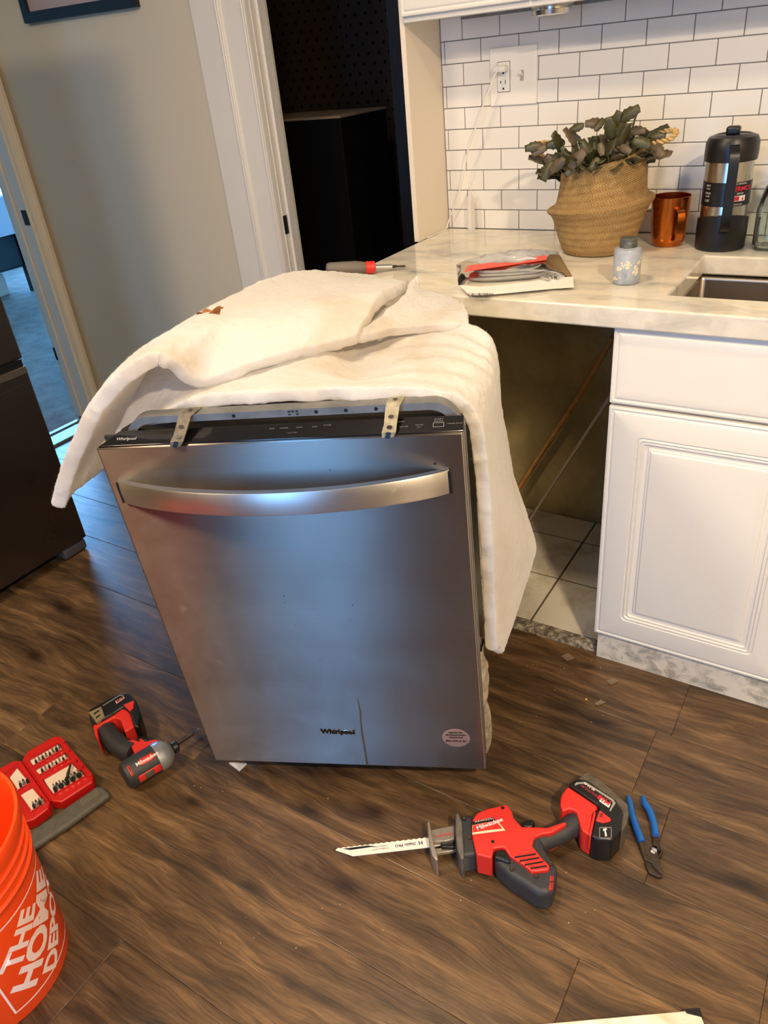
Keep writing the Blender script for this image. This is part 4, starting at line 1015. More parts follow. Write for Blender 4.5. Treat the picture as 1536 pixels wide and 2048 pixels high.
m = MB(); m.lathe([(.0036, c), (.0036, c + .010), (.0022, c + .012), (.0028, e - .006), (.0008, e)], 10); m.build('bit', M_DARKM, sdv, smooth=True)

# ------------------------------------------------------------------ refrigerator at the left
fg = thing('refrigerator', 'dark stainless refrigerator with bottom drawer at the left edge', 'refrigerator', (-1.03, -.836, 0))
F_ = lambda *a: under(cube(*a[:-1], **a[-1]), fg)
XF = -1.03
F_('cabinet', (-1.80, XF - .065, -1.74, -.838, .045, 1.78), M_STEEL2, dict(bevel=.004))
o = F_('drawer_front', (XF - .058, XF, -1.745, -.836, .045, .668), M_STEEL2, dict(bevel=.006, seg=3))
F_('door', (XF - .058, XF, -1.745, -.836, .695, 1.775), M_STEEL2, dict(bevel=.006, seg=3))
F_('drawer_cap', (XF - .070, XF - .004, -1.745, -.842, .6685, .694), M_BLACK, {})
F_('drawer_handle', (XF - .0005, XF + .002, -1.70, -.860, .560, .622), M_STEEL2, dict(bevel=.001))
F_('drawer_trim', (XF - .052, XF + .003, -1.745, -.838, .648, .672), mat('warm steel trim', (150, 140, 128), .3, .9), dict(bevel=.003))
F_('kick_grille', (-1.75, XF - .07, -1.72, -.86, .004, .046), M_BLACK, {})
F_('foot_cover', (XF - .075, XF - .004, -.935, -.842, .001, .042), mat('grey plastic', (86, 80, 74), .45), dict(bevel=.010, seg=3))

# ------------------------------------------------------------------ floor tools
def poly_part(name, px, z0, z1, mt, parent, bevel=.003, zpix=None, seg=3):
    zp = z1 if zpix is None else zpix
    pts = [at(x, y, 2, zp) for x, y in px]
    m = MB(); m.prism([(p.x, p.y) for p in pts], z0, z1); o = m.build(name, mt, bevel=bevel, seg=seg); return under(o, parent)
def C4(L): return [(820 + x * .22135, 1520 + y * .22135) for x, y in L]
def C5(L): return [(1080 + x * .1823, 1520 + y * .1823) for x, y in L]
saw = thing('reciprocating_saw', 'red and black cordless reciprocating saw with white blade on floor', 'saw', (.72, -1.22, 0))
poly_part('motor_housing', C4([(735, 800), (850, 780), (1080, 700), (1180, 640), (1220, 800), (1335, 965), (1325, 1050), (1290, 1175), (1240, 1205), (1160, 1200), (1080, 1150), (900, 1035), (780, 925)]), .002, .058, M_DKGREY, saw, .010)
poly_part('body_shell', C4([(563, 540), (600, 480), (690, 440), (850, 402), (885, 405), (925, 470), (935, 520), (1010, 600), (1090, 600), (1130, 605), (1230, 612), (1400, 553), (1416, 575), (1280, 655), (1200, 665), (1125, 692), (1103, 770), (1190, 880), (1262, 950), (1255, 992), (1100, 1010), (1020, 940), (905, 870), (850, 785), (755, 795), (740, 885), (600, 852), (565, 700)]), .006, .066, M_RED, saw, .006)
m = MB()
for (x0, y0), (x1, y1) in (((945, 878), (1138, 848)), ((990, 912), (1170, 882)), ((1038, 946), (1205, 918)), ((1088, 978), (1235, 956))):
    A = [at(820 + x * .22135, 1520 + y * .22135, 2, .0665) for x, y in ((x0, y0 - 6), (x1, y1 - 6), (x1, y1 + 8), (x0, y0 + 8))]; m.prism([(p.x, p.y) for p in A], .060, .0668)
under(m.build('vent_slot', M_BLACK), saw)
for i, L in enumerate(([(770, 812), (850, 800), (905, 885), (905, 930), (760, 880)],)): poly_part('rubber_pad', C4(L), .05, .064, M_BLACK, saw, .004)
poly_part('label_dark', C4([(566, 555), (752, 515), (775, 545), (568, 585)]), .064, .0668, M_BLACK, saw, .0004)
poly_part('label_cream', C4([(562, 590), (790, 548), (862, 635), (562, 672)]), .064, .0666, mat('cream label', (236, 206, 170), .4), saw, .0004)
poly_part('label_red', C4([(566, 592), (780, 553), (835, 620), (700, 634), (564, 656)]), .0640, .0669, M_RED, saw, .0002)
def planar(px0, px1, z):      # maps flat x,y (m) to a floor-parallel plane with baseline px0->px1
    a = at(*px0, 2, z); b = at(*px1, 2, z); d = (b - a).normalized(); n_ = Vector((-d.y, d.x, 0)); return lambda x, y: a + d * x + n_ * y
f = planar((952, 1660), (1005, 1647), .0673)
under(lettering([('Milwaukee', .013, .030, .006, .12, .0003)], f, M_PRINT, None, 'lettering'), saw)
f = planar((947, 1645), (985, 1637), .0673); under(lettering([('M18 HACKZALL', .0055, .022, .0005, 0, 0)], f, M_PRINT, None, 'lettering'), saw)
for x, y in ((838, 432), (748, 737)):
    p = at(820 + x * .22135, 1520 + y * .22135, 2, .067); m = MB(); m.lathe([(.0035, .0), (.0001, .0)], 12, M=Matrix.Translation(p), cap=False); under(m.build('screw_recess', M_BLACK), saw)
for x, y in ((490, 530), (537, 700), (920, 985), (1140, 1050), (1270, 935)):
    p = at(820 + x * .22135, 1520 + y * .22135, 2, .060); m = MB(); m.lathe([(.004, -.006), (.004, .001), (.0025, .0012), (.001, .0)], 12, M=Matrix.Translation(p)); under(m.build('screw', M_DARKM), saw)
m = MB(); hp_ = [at(820 + x * .22135, 1520 + y * .22135, 2, .036) for x, y in ((1070, 770), (1160, 745), (1260, 700), (1370, 655), (1470, 590), (1560, 540), (1640, 500))]
m.tube(spline(hp_, 5), [.024, .024, .023, .023, .022, .022, .0215, .0215, .021, .021, .021, .0205, .0205, .0205, .0205, .021, .021, .021, .0215, .022, .022, .0225, .023, .023, .024, .025, .026, .026, .027, .027, .027][:len(spline(hp_, 5))], 18); under(m.build('grip', M_DKGREY, smooth=True), saw)
poly_part('red_grip_strip', C4([(1125, 690), (1200, 660), (1285, 650), (1416, 575), (1400, 553), (1235, 608), (1120, 600), (1090, 640)]), .040, .0655, M_RED, saw, .003)
poly_part('trigger', C4([(1010, 590), (1050, 545), (1090, 530), (1130, 545), (1115, 600), (1060, 610)]), .022, .048, M_BLACK, saw, .004)
poly_part('gear_collar', C4([(405, 560), (430, 500), (560, 495), (575, 540), (605, 850), (490, 870), (455, 870), (412, 790)]), .004, .058, M_DKGREY, saw, .010)
poly_part('collar_flange', C4([(412, 480), (435, 475), (470, 560), (478, 700), (490, 880), (460, 895), (425, 800), (410, 640)]), .001, .063, mat('worn grey flange', (108, 104, 98), .5, .4, nz=.3, nscale=60), saw, .004)
M_SHOE = mat('cast shoe metal', (168, 160, 148), .4, .7, nz=.15, nscale=50)
poly_part('shoe_bracket', C4([(190, 632), (330, 605), (400, 590), (402, 712), (330, 730), (200, 740)]), .030, .040, M_SHOE, saw, .001)
poly_part('shoe_bracket', C4([(225, 800), (330, 790), (410, 770), (412, 815), (330, 830), (235, 845)]), .018, .026, M_SHOE, saw, .001)
poly_part('shoe_plate', C4([(155, 560), (175, 542), (188, 620), (205, 720), (240, 830), (255, 895), (240, 910), (200, 860), (165, 700)]), .001, .052, M_SHOE, saw, .003)
poly_part('blade_clamp', C4([(275, 730), (400, 705), (405, 790), (285, 790)]), .018, .034, M_BLACK, saw, .003)
f = planar((869, 1672), (899, 1666), .0405); under(lettering([('HACKZALL', .0075, .019, -.002, 0, .0003)], f, mat('red print', (190, 70, 60), .5), None, 'lettering'), saw)
bl = [(672, 1702), (670, 1699)]
tp = []
n = 34
for i in range(n + 1):
    s = i / n; x = 676 + 184 * s; y = 1698 - 22 * s; tp += [(x, y - (.8 if i % 2 else 2.6))]
bl = [(671, 1700)] + tp + [(885, 1672), (885, 1690), (862, 1694), (706, 1712)]
poly_part('blade', bl, .024, .0255, mat('white blade paint', (232, 226, 214), .4), saw, 0)
poly_part('worn_blade_tip', [(685, 1697.5), (735, 1691), (752, 1692.5), (735, 1695), (700, 1700)], .0254, .0258, M_BLACK, saw, 0)
f = planar((845, 1684), (760, 1695), .0259)
under(lettering([('Diablo PRO', .0085, .035, .001, 0, .0002), ('9 228mm 14TPI', .0052, .085, .003, 0, 0), ('CARBIDE TIPPED', .0042, .085, -.003, 0, 0), ('H', .012, .004, .001, 0, .0003)], f, mat('blue print', (30, 36, 90), .5), None, 'lettering'), saw)
# saw battery
poly_part('battery_foot', C5([(225, 420), (238, 375), (305, 285), (625, 500), (635, 530), (575, 600), (560, 835), (525, 815), (460, 770), (400, 560), (330, 530), (250, 560), (222, 500)]), .004, .066, M_RED, saw, .006)
poly_part('battery_pack', C5([(310, 268), (410, 200), (520, 220), (830, 440), (905, 540), (895, 760), (790, 880), (640, 868), (560, 835), (600, 560), (640, 530), (630, 490)]), .002, .070, M_BLACK, saw, .007)
poly_part('battery_cap', C5([(420, 205), (500, 132), (545, 138), (600, 195), (640, 195), (960, 480), (975, 580), (950, 700), (900, 780), (870, 800), (905, 600), (830, 440), (520, 222)]), .002, .062, mat('dusty grey plastic', (84, 76, 64), .7, nz=.35, nscale=50), saw, .006)
poly_part('battery_outline', C5([(380, 265), (400, 245), (500, 240), (800, 430), (830, 470), (775, 560), (760, 555), (800, 470), (785, 445), (500, 258), (420, 262), (390, 280)]), .068, .0712, mat('grey line', (150, 146, 138), .5), saw, 0)
poly_part('release_button', C5([(655, 545), (780, 640), (775, 665), (690, 685), (610, 660)]), .06, .0735, M_RED, saw, .002)
poly_part('red_seam', C5([(590, 560), (612, 575), (560, 832), (535, 822)]), .03, .0722, M_RED, saw, .001)
poly_part('badge_plate', C5([(665, 410), (775, 480), (755, 522), (650, 448)]), .068, .0714, M_PAPER, saw, 0)
f = planar((1215, 1600), (1200, 1590), .0717); f2 = planar((1218, 1609), (1200, 1598), .0717)
under(lettering([('M18', .0145, .0125, -.0035, 0, .0008)], f2, mat('red print', (196, 30, 40), .5), None, 'lettering'), saw)
f2 = planar((1194, 1592), (1168, 1574), .0713); under(lettering([('REDLITHIUM', .0075, .016, .000, 0, .0002)], f2, mat('dull red print', (150, 50, 56), .5), None, 'lettering'), saw)
f2 = planar((1190, 1582), (1170, 1568), .0713); under(lettering([('XC 5.0 Ah', .006, .014, -.001, 0, .0002)], f2, M_PRINT, None, 'lettering'), saw)
f2 = planar((1209, 1632), (1196, 1626), .0738); under(lettering([('5', .012, .006, .001, 0, .0003)], f2, M_BLACK, None, 'lettering'), saw)
# side emblem on the battery front edge: a small framed screw mark
c = C5([(650, 745), (780, 735), (780, 855), (645, 860)])
def face_pt(x, y): return at(x, y, 2, .035)
q = MB(); pts = [at(c[0][0], c[0][1], 2, .0705)]
for L in ([(655, 735), (785, 735), (785, 745), (655, 745)], [(650, 850), (785, 850), (785, 860), (650, 860)], [(650, 740), (660, 740), (658, 860), (648, 860)], [(777, 740), (787, 740), (787, 860), (777, 860)]):
    poly_part('emblem_frame', C5(L), .066, .0709, mat('grey line', (120, 116, 110), .5), saw, 0)
poly_part('emblem_mark', C5([(690, 757), (725, 745), (735, 760), (722, 768), (735, 832), (716, 838), (706, 775), (694, 774)]), .066, .0711, M_PRINT, saw, 0)
poly_part('end_vent', C4([(1268, 1045), (1300, 1050), (1290, 1160), (1256, 1172)]), .045, .0586, M_RED, saw, .0004)
for L in ([(1277, 1050), (1282, 1051), (1275, 1160), (1270, 1162)], [(1288, 1052), (1293, 1052), (1285, 1156), (1280, 1158)], [(1262, 1098), (1296, 1092), (1296, 1100), (1262, 1106)]):
    poly_part('vent_slot', C4(L), .045, .0589, M_BLACK, saw, 0)

# channel-lock pliers
pr = thing('tongue_groove_pliers', 'blue handled groove joint pliers lying beside the saw battery', 'pliers', (.96, -1.06, 0))
def grip(pts, name, rs):
    P = [at(1080 + x * .1823, 1520 + y * .1823, 2, .012) for x, y in pts]; q = MB(); sp = spline(P, 5); k = len(sp)
    R = [rs[0] + (rs[1] - rs[0]) * min(1, i / (k * .25)) for i in range(k)]; q.tube(sp, R, 12, flat=1); under(q.build(name, M_BLUE, smooth=True), pr)
grip([(966, 398), (985, 470), (1010, 600), (1055, 730), (1118, 900)], 'handle', (.0035, .0072))
grip([(1128, 398), (1150, 470), (1205, 560), (1250, 690), (1272, 830)], 'handle', (.0035, .0070))
poly_part('jaw', C5([(1085, 895), (1150, 890), (1200, 970), (1240, 940), (1290, 1010), (1300, 1080), (1345, 1190), (1340, 1245), (1320, 1240), (1240, 1160), (1230, 1130), (1150, 1090), (1115, 1000)]), .006, .014, M_DARKM, pr, .001)
poly_part('jaw', C5([(1235, 830), (1300, 825), (1310, 920), (1350, 1000), (1330, 1040), (1290, 1100), (1260, 1080), (1320, 1010), (1280, 940), (1240, 930)]), .001, .009, M_DARKM, pr, .001)
poly_part('jaw', C5([(1150, 1100), (1225, 1135), (1250, 1175), (1330, 1245), (1340, 1275), (1300, 1280), (1200, 1235), (1165, 1170)]), .001, .010, M_DARKM, pr, .001)
poly_part('slot', C5([(1265, 975), (1290, 955), (1322, 965), (1320, 985), (1280, 1000)]), .0125, .0146, M_BLACK, pr, 0)
m = MB(); m.lathe([(.0065, .010), (.0065, .015), (.004, .0165), (.001, .0165)], 16, M=Matrix.Translation(at(1305.5, 1710, 2, .0) )); under(m.build('pivot_bolt', M_CHROME, smooth=True), pr)

# impact driver
def D2(x, y, z): return at(160 + x * .16927, 1360 + y * .16927, 2, z)
def D2p(L): return [(160 + x * .16927, 1360 + y * .16927) for x, y in L]
idr = thing('impact_driver', 'red and black cordless impact driver with long bit on floor', 'drill', (-.2, -1.40, 0))
zA = .036; t0, t1 = D2(520, 1150, zA), D2(1085, 815, zA); LA = (t1 - t0).length; MA = frame2(t0, t1)
r_ = .034
m = MB(); m.lathe([(.024, 0), (.031, .004), (r_, .012), (r_, LA * .66)], 32, M=MA); under(m.build('motor_body', M_DKGREY, smooth=True), idr)
m = MB(); m.lathe([(.033, LA * .66), (.035, LA * .665), (.0345, LA * .78), (.032, LA * .86), (.024, LA * .95), (.014, LA * 1.0), (.010, LA * 1.01)], 32, M=MA); under(m.build('gear_case', mat('grey cast nose', (168, 172, 178), .32, .6), smooth=True), idr)
L2 = (D2(1410, 578, .03) - t0).length
m = MB(); m.lathe([(.009, LA), (.013, LA + .003), (.013, LA + .013), (.009, LA + .016)], 20, M=MA); under(m.build('chuck', M_BLACK, smooth=True), idr)
bt = D2(1410, 578, .030); b0 = D2(1110, 775, .034)
m = MB(); m.tube([b0, b0 + (bt - b0) * .15, b0 + (bt - b0) * .72], .0055, 10); under(m.build('bit_holder', M_DARKM, smooth=True), idr)
m = MB(); m.tube([b0 + (bt - b0) * .72, b0 + (bt - b0) * .78, bt], [.0055, .003, .0022], 8); under(m.build('bit', M_CHROME, smooth=True), idr)
# red trim pieces wrapping the motor body
def wrap(name, x0, x1, a0, a1, mt, r2=.0348, n=10):
    q = MB(); P = []
    for i in range(7):
        z = x0 + (x1 - x0) * i / 6; P.append([MA @ Vector((r2 * math.cos(a0 + (a1 - a0) * j / n), r2 * math.sin(a0 + (a1 - a0) * j / n), z)) for j in range(n + 1)])
    q.grid(P); o = q.build(name, mt, smooth=True); s = o.modifiers.new('t', 'SOLIDIFY'); s.thickness = .0014; s.offset = 0; return under(o, idr)
Rm = MA.to_3x3().inverted(); upl = Rm @ Vector((0, 0, 1)); cam_l = Rm @ (CAM - (t0 + t1) / 2); aU = math.atan2(upl.y, upl.x); aC = math.atan2(cam_l.y, cam_l.x)
sg = 1 if math.sin(aC - aU) > 0 else -1
wrap('red_label', LA * .34, LA * .62, aC - sg * .50, aC - sg * .05, mat('red label', (196, 40, 32), .4), .0352)
wrap('side_red_band', LA * .20, LA * .66, aC + sg * .45, aC + sg * 1.0, M_RED)
wrap('spec_label', LA * .32, LA * .50, aC + sg * .50, aC + sg * .95, mat('grey label', (90, 80, 76), .4), .0354)
wrap('vent_slot', LA * .10, LA * .15, aC - sg * .5, aC + sg * .2, M_RED); wrap('vent_slot', LA * .115, LA * .135, aC - sg * .4, aC + sg * .1, M_BLACK, .0356)
def cylw(x, y):
    a = aC - sg * (.27) - sg * y / .0360; return MA @ Vector((.0362 * math.cos(a), .0362 * math.sin(a), x + LA * .48))
under(lettering([('Milwaukee', .0125, 0, 0, 0, .0003)], cylw, M_PRINT, None, 'lettering', 0, .002), idr)
poly_part('handle_strip', D2p([(480, 985), (640, 860), (610, 790), (520, 750), (400, 665), (420, 650), (540, 715), (640, 700), (700, 720), (705, 685), (735, 690), (770, 725), (890, 695), (935, 720), (850, 765), (700, 850)]), .022, .056, M_RED, idr, .004)
m = MB(); P = [D2(x, y, .034) for x, y in ((640, 860), (500, 800), (390, 700), (310, 600), (290, 500))]
m.tube(spline(P, 5), [.025] * 6 + [.023] * 6 + [.024] * 20, 18) if False else m.tube(spline(P, 5), [.0245] * len(spline(P, 5)), 18); under(m.build('grip', M_RUB, smooth=True), idr)
poly_part('trigger', D2p([(640, 700), (700, 650), (800, 670), (810, 715), (700, 720)]), .022, .046, M_BLACK, idr, .004)
poly_part('battery_foot', D2p([(150, 545), (175, 510), (380, 395), (500, 310), (585, 375), (640, 545), (530, 612), (480, 470), (400, 440), (200, 560), (220, 720), (180, 660)]), .006, .060, M_RED, idr, .005)
poly_part('battery_pack', D2p([(95, 350), (130, 330), (420, 165), (580, 140), (660, 230), (715, 430), (700, 540), (640, 560), (585, 375), (500, 310), (380, 395), (175, 510), (110, 460)]), .002, .068, M_BLACK, idr, .006)
poly_part('release_button', D2p([(510, 290), (640, 235), (630, 330), (585, 360)]), .06, .0705, M_RED, idr, .002)
poly_part('belt_panel', D2p([(100, 380), (250, 310), (290, 430), (195, 500)]), .06, .0695, mat('tan dusty plastic', (132, 118, 90), .5), idr, .001)
for L in ([(160, 395), (225, 350), (230, 362), (168, 410)], [(185, 440), (235, 405), (240, 415), (192, 455)]): poly_part('panel_slot', D2p(L), .066, .0699, M_BLACK, idr, 0)
poly_part('badge_plate', D2p([(415, 250), (515, 195), (528, 215), (430, 278)]), .066, .0690, mat('pale red badge', (226, 150, 140), .5), idr, 0)
f = planar((160 + 425 * .169, 1360 + 268 * .169), (160 + 520 * .169, 1360 + 215 * .169), .0693); under(lettering([('M18', .010, .012, .002, 0, .0003)], f, M_BLACK, None, 'lettering'), idr)
poly_part('battery_line', D2p([(265, 300), (470, 172), (520, 185), (515, 195), (470, 184), (272, 308)]), .066, .0686, mat('grey line', (120, 118, 110), .5), idr, 0)

# driver bit case
def Bp(L): return [(x * .15625, 1440 + y * .15625) for x, y in L]
bc = thing('bit_case', 'open red plastic case of screwdriver bits beside the orange bucket', 'case', (-.30, -1.56, 0))
poly_part('case_half', Bp([(285, 500), (350, 400), (690, 205), (780, 205), (830, 270), (1190, 690), (1185, 790), (780, 1050), (650, 1035)]), .001, .028, M_REDD, bc, .003)
poly_part('case_half', Bp([(-60, 640), (0, 610), (180, 515), (275, 520), (640, 1045), (615, 1130), (430, 1270), (200, 1350), (0, 1200)]), .001, .028, M_REDD, bc, .003)
M_PKT = mat('pale pocket card', (206, 186, 170), .6)
def pocket(L, h=.0288):
    poly_part('pocket', Bp(L), .020, h, M_PKT, bc, 0)
    P = [at(x, y, 2, h + .001) for x, y in Bp(L)]; q = MB(); q.tube(P + [P[0], P[1]], .0022, 6); under(q.build('pocket_rim', M_REDD, smooth=True), bc)
PK = [[(375, 515), (745, 305), (800, 375), (425, 590)], [(450, 640), (835, 425), (885, 490), (505, 705)], [(550, 765), (920, 550), (1080, 720), (680, 955)], [(110, 740), (220, 600), (385, 800), (220, 900)], [(250, 960), (420, 860), (580, 1060), (395, 1165)]]
for L in PK: pocket(L)
q = MB(); Ph = [at(x, y, 2, .030) for x, y in Bp([(300, 530), (460, 765), (640, 1020)])]
for i in range(26):
    p = Ph[0].lerp(Ph[-1], i / 25); p2 = p + Vector((.0035, .0045, 0)); q.tube([p - Vector((.004, -.002, 0)), p + Vector((.004, -.002, 0))], .0016, 6)
o = under(q.build('hinge_rib', M_REDD), bc)
for L in ([(740, 215), (775, 210), (835, 265), (805, 290)], [(845, 340), (880, 350), (890, 390), (860, 385)], [(1030, 560), (1060, 570), (1050, 610), (1020, 600)], [(1090, 640), (1130, 630), (1180, 690), (1140, 720)], [(940, 480), (985, 500), (975, 530), (945, 515)]): poly_part('latch_tab', Bp(L), .02, .033, M_REDD, bc, .001)
rbz = random.Random(4); ncount = 0
protoB = None
def bit_at(x, y, dx, dy, L, kind, lab):
    global protoB
    z = .0335; a = at(x * .15625, 1440 + y * .15625, 2, z); b = at((x + dx) * .15625, 1440 + (y + dy) * .15625, 2, z); d = (b - a).normalized()
    Mx = frame2(a, b) 
    key = kind
    if key not in bits:
        e = bpy.data.objects.new('driver_bit', None); COL.objects.link(e)
        q = MB(); q.lathe([(.0031, 0), (.0031, .011)], 6); o1 = q.build('hex_shank', M_BLACK if kind == 0 else M_CHROME, e)
        q = MB(); q.lathe([(.0022, .011), (.0022, .018), (.0008, .022)], 8); o2 = q.build('tip', M_CHROME if kind == 0 else M_DARKM, e); bits[key] = e
    else:
        s_ = bits[key]; e = s_.copy(); COL.objects.link(e)
        for ch in s_.children: c2 = ch.copy(); COL.objects.link(c2); c2.parent = e
    e.matrix_world = Mx @ Matrix.Scale(L, 4)
    tag(e, lab[0], 'bit', lab[1])
bits = {}
for L, n_, ln, lab in ((PK[0], 8, .9, ('short driver bit in the top row of the larger case half', 'driver bits in the top row')), (PK[1], 8, .8, ('short driver bit in the middle row of the larger case half', 'driver bits in the middle row')), (PK[2], 10, 1.15, ('longer driver bit in the bottom pocket row of the larger case half', 'driver bits in the bottom pocket'))):
    for i in range(n_):
        s = (i + .7) / (n_ + .5); x = L[3][0] * (1 - s) + L[2][0] * s; y = L[3][1] * (1 - s) + L[2][1] * s
        bit_at(x + 12, y - 22, -25, -60, ln * rbz.uniform(.85, 1.15), i % 2, lab)
for L, n_, lab in ((PK[3], 3, ('driver bit in the upper pocket of the case half beside the bucket', 'driver bits in the upper small pocket')), (PK[4], 4, ('driver bit in the lower pocket of the case half beside the bucket', 'driver bits in the lower small pocket'))):
    for i in range(n_):
        s = (i + .9) / (n_ + .8); x = L[3][0] * (1 - s) + L[2][0] * s; y = L[3][1] * (1 - s) + L[2][1] * s; bit_at(x + 10, y - 22, -20, -60, .95, i % 2, lab)
q = MB(); pz = [at(x * .15625, 1440 + y * .15625, 2, .037) for x, y in ((845, 770), (870, 690), (905, 560))]; q.tube(spline(pz, 4), [.004, .004, .0035, .0025, .004, .0035, .0025, .003, .002], 8)
o = q.build('countersink_bit', M_DARKM, smooth=True); tag(o, 'long dark countersink bit lying slanted over the largest pocket of the case', 'bit')
f = planar((0 + 60 * .156, 1440 + 700 * .156), (0 + 225 * .156, 1440 + 560 * .156), .0285); under(lettering([('Milwaukee', .010, .016, .001, 0, .0004)], f, mat('red raised print', (150, 12, 12), .4), None, 'lettering'), bc)
# grey textured bar
gbz = thing('rubber_bar', 'grey textured rubber bar lying between the bit case and bucket', 'bar', (-.15, -1.60, 0))
poly_part('bar_body', Bp([(1240, 830), (1330, 845), (1410, 945), (880, 1335), (480, 1595), (150, 1800), (70, 1720), (460, 1365), (815, 1125)]), .0005, .017, mat('grey worn rubber', (74, 72, 66), .65, nz=.2, nscale=70, bump=.3, bscale=300), gbz, .007)
q = MB()
for i in range(9):
    for j in range(3):
        x = 1035 + i * 24 + j * 12; y = 1050 - i * 18 + j * 22 - 12; p = at(x * .15625, 1440 + y * .15625, 2, .0172); q.lathe([(.0014, 0), (.0008, .0006)], 5, M=Matrix.Translation(p))
under(q.build('grip_stud', mat('pale stud', (130, 120, 92), .6)), gbz)

# ------------------------------------------------------------------ orange bucket
BX, BY = -.005, -1.895
bk = thing('bucket', 'orange plastic bucket with white store lettering at the lower left', 'bucket', (BX, BY, 0))
def br(z): return .131 + (.150 - .131) * z / .34
prof = [(.120, .003), (.1295, .0005), (.131, .004), (br(.25), .25), (br(.262), .262), (br(.266) + .004, .266), (br(.270) + .0045, .270), (br(.274), .274), (br(.288), .288), (br(.290) + .004, .290), (br(.294) + .0045, .294), (br(.297), .297), (br(.312), .312),
        (br(.314) + .004, .314), (br(.318) + .0045, .318), (br(.321), .321), (br(.335), .335), (br(.337) + .006, .3372), (br(.345) + .007, .345), (.1605, .366), (.1590, .3705), (.1540, .3700), (.1500, .362), (.1480, .30), (.127, .006), (.001, .006)]
m = MB(); m.lathe(prof, 96, cap=True); m.build('pail', M_ORANGE, bk, smooth=True, ang=50)
BT0 = None
# logo: square printed on the wall; left-bottom corner where the photo shows it
c1 = at(27, 2010, 1, -1.93); best = None
for k in range(720):
    a = k * PI / 360; p = Vector((BX + br(.045) * math.cos(a), BY + br(.045) * math.sin(a), .045)); q = RC.transposed() @ (p - CAM)
    if q.z < 0:
        xx, yy = 768 + FPX * q.x / -q.z, 1024 - FPX * q.y / -q.z; vis = (CAM - p).dot(Vector((math.cos(a), math.sin(a), 0))) > 0
        d = math.hypot(xx - 27, yy - 2023)
        if vis and (best is None or d < best[0]): best = (d, a)
A0 = best[1]
def buck(x, y):
    z = .030 + y; r2 = br(z) + .0006; a = A0 + x / .138; return Vector((r2 * math.cos(a), r2 * math.sin(a), z))
SQ = .205
q = MB()
for a, b, c, d in ((0, SQ, 0, .0035), (0, SQ, SQ - .0035, SQ), (0, .0035, 0, SQ), (SQ - .0035, SQ, 0, SQ)):
    nx = max(2, int((b - a) / .006)); q.grid([[buck(a + (b - a) * i / nx, y) for i in range(nx + 1)] for y in (c, d)])
q.build('logo_border', M_PRINT, bk, fix=False)
r45 = PI / 4
ctr = SQ / 2
def ln(txt, size, off, bold): return (txt, size, ctr - off * math.sin(r45), ctr + off * math.cos(r45), r45, bold)
lettering([ln('THE', .056, .054, .0022), ln('HOME', .070, .004, .0030), ln('DEPOT', .052, -.050, .0022)], buck, M_PRINT, bk, 'store_lettering', .006, .02)

# pale board at the bottom edge, scraps and specks
b0_, b1_ = at(1100, 2046, 2, .016), at(1398, 2019, 2, .016); d = (b1_ - b0_).normalized(); nn = Vector((d.y, -d.x, 0))
fbz = thing('pale_board', 'white painted board with a black corner at the bottom edge', 'board', (b1_.x, b1_.y, 0))
m = MB(); q0 = b0_ - d * .05; m.prism([(p.x, p.y) for p in (b1_, b1_ + nn * .30, q0 + nn * .30, q0)], .001, .016); under(m.build('board_body', stained_white('streaky white board', (230, 224, 212), (206, 180, 148), 8, .35, .35, .55), bevel=.0015), fbz)
m = MB(); e = .0015; m.prism([(p.x, p.y) for p in (b1_ + (d - nn) * e, b1_ + d * e + nn * .012, b1_ - d * .022 + nn * .004, b1_ - d * .022 - nn * e)], .0012, .0175); under(m.build('corner_guard', M_BLACK), fbz)
m = MB(); pq = [at(x, y, 2, .006) for x, y in ((457, 1525), (494, 1526), (478, 1541))]; m.prism([(p.x, p.y) for p in pq], .0005, .008)
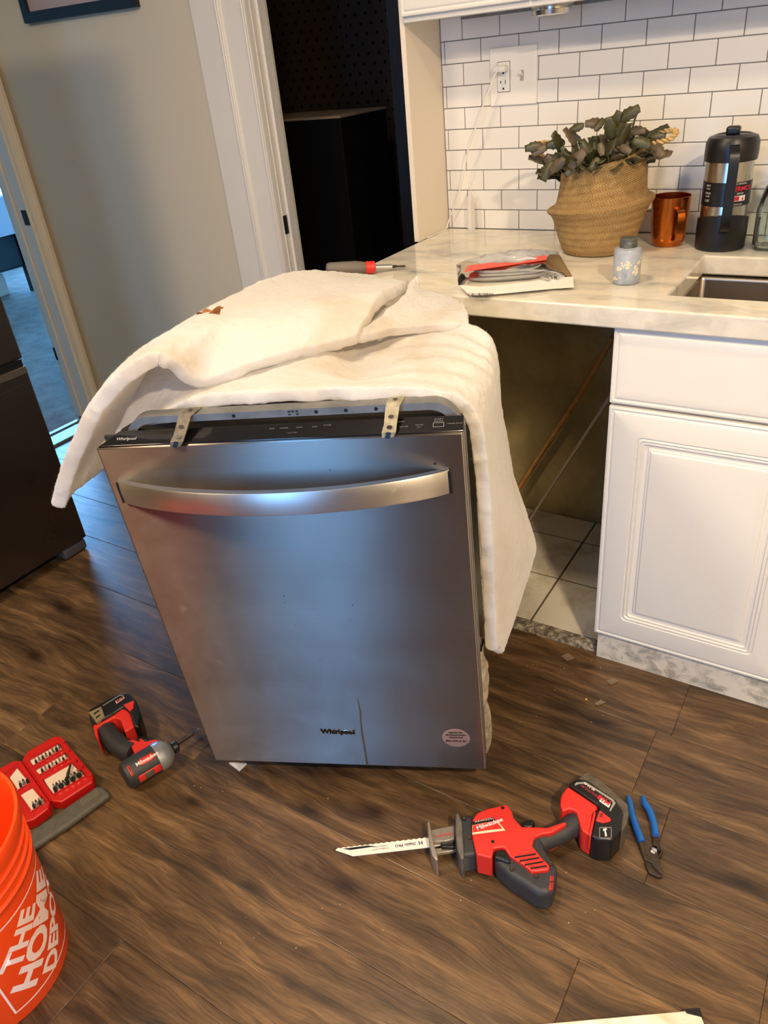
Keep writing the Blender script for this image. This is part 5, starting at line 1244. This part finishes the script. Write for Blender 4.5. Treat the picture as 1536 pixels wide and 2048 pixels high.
o = m.build('foam_scrap', M_BAT, bevel=.002); tag(o, 'small white scrap on the floor under the dishwasher door', 'scrap')
rs = random.Random(12); m = MB()
for _ in range(90):
    x, y = rs.choice(((rs.uniform(1020, 1250), rs.uniform(1330, 1450)), (rs.uniform(400, 1200), rs.uniform(1560, 1900)), (rs.uniform(1000, 1200), rs.uniform(1255, 1330)), (rs.uniform(300, 480), rs.uniform(1450, 1600))))
    p = at(x, y, 2, 0); s = rs.uniform(.0003, .0009)
    if p.y > -.60: continue
    m.box(p.x - s, p.x + s * 1.3, p.y - s, p.y + s, .0001, s)
o = m.build('floor_debris', mat('pale crumbs', (186, 168, 132), .8)); tag(o, 'tiny pale crumbs of mortar and fluff scattered on the planks', 'debris', kind='stuff')
for x, y, s in ((1172, 1400, .0028),):
    p = at(x, y, 2, 0); m = MB(); m.lathe([(.0004, 0), (s, s * .6), (s, s), (s * .6, s * 1.6), (.0003, s * 1.9)], 10, M=Matrix.Translation((p.x, p.y, .0002))); tag(m.build('yellow_crumb', mat('yellow crumb', (226, 180, 80), .5), smooth=True), 'tiny round yellow crumb on the planks near the cabinet', 'crumb')
for nm, pts, c in (('film_scrap', ((1212, 1362), (1226, 1356), (1238, 1362), (1222, 1370)), 'near the cabinet'), ('film_scrap', ((1188, 1408), (1200, 1400), (1212, 1404), (1196, 1412)), 'nearest the yellow crumb'), ('film_scrap', ((1122, 1312), (1136, 1306), (1150, 1316), (1134, 1322)), 'just in front of the bay')):
    m = MB(); m.bm.faces.new([m.bm.verts.new(at(x, y, 2, .002 + .002 * (i % 2))) for i, (x, y) in enumerate(pts)]); o = m.build(nm, mat('dull film', (120, 100, 80), .4)); s_ = o.modifiers.new('t', 'SOLIDIFY'); s_.thickness = .0006
    tag(o, 'small crumpled translucent scrap on the planks ' + c, 'scrap')
q = MB(); P = [at(x, y, 2, .01) for x, y in ((1070, 1782), (1090, 1775), (1108, 1785), (1100, 1808), (1085, 1830), (1078, 1810))]; 
bpy.context.view_layer.update()
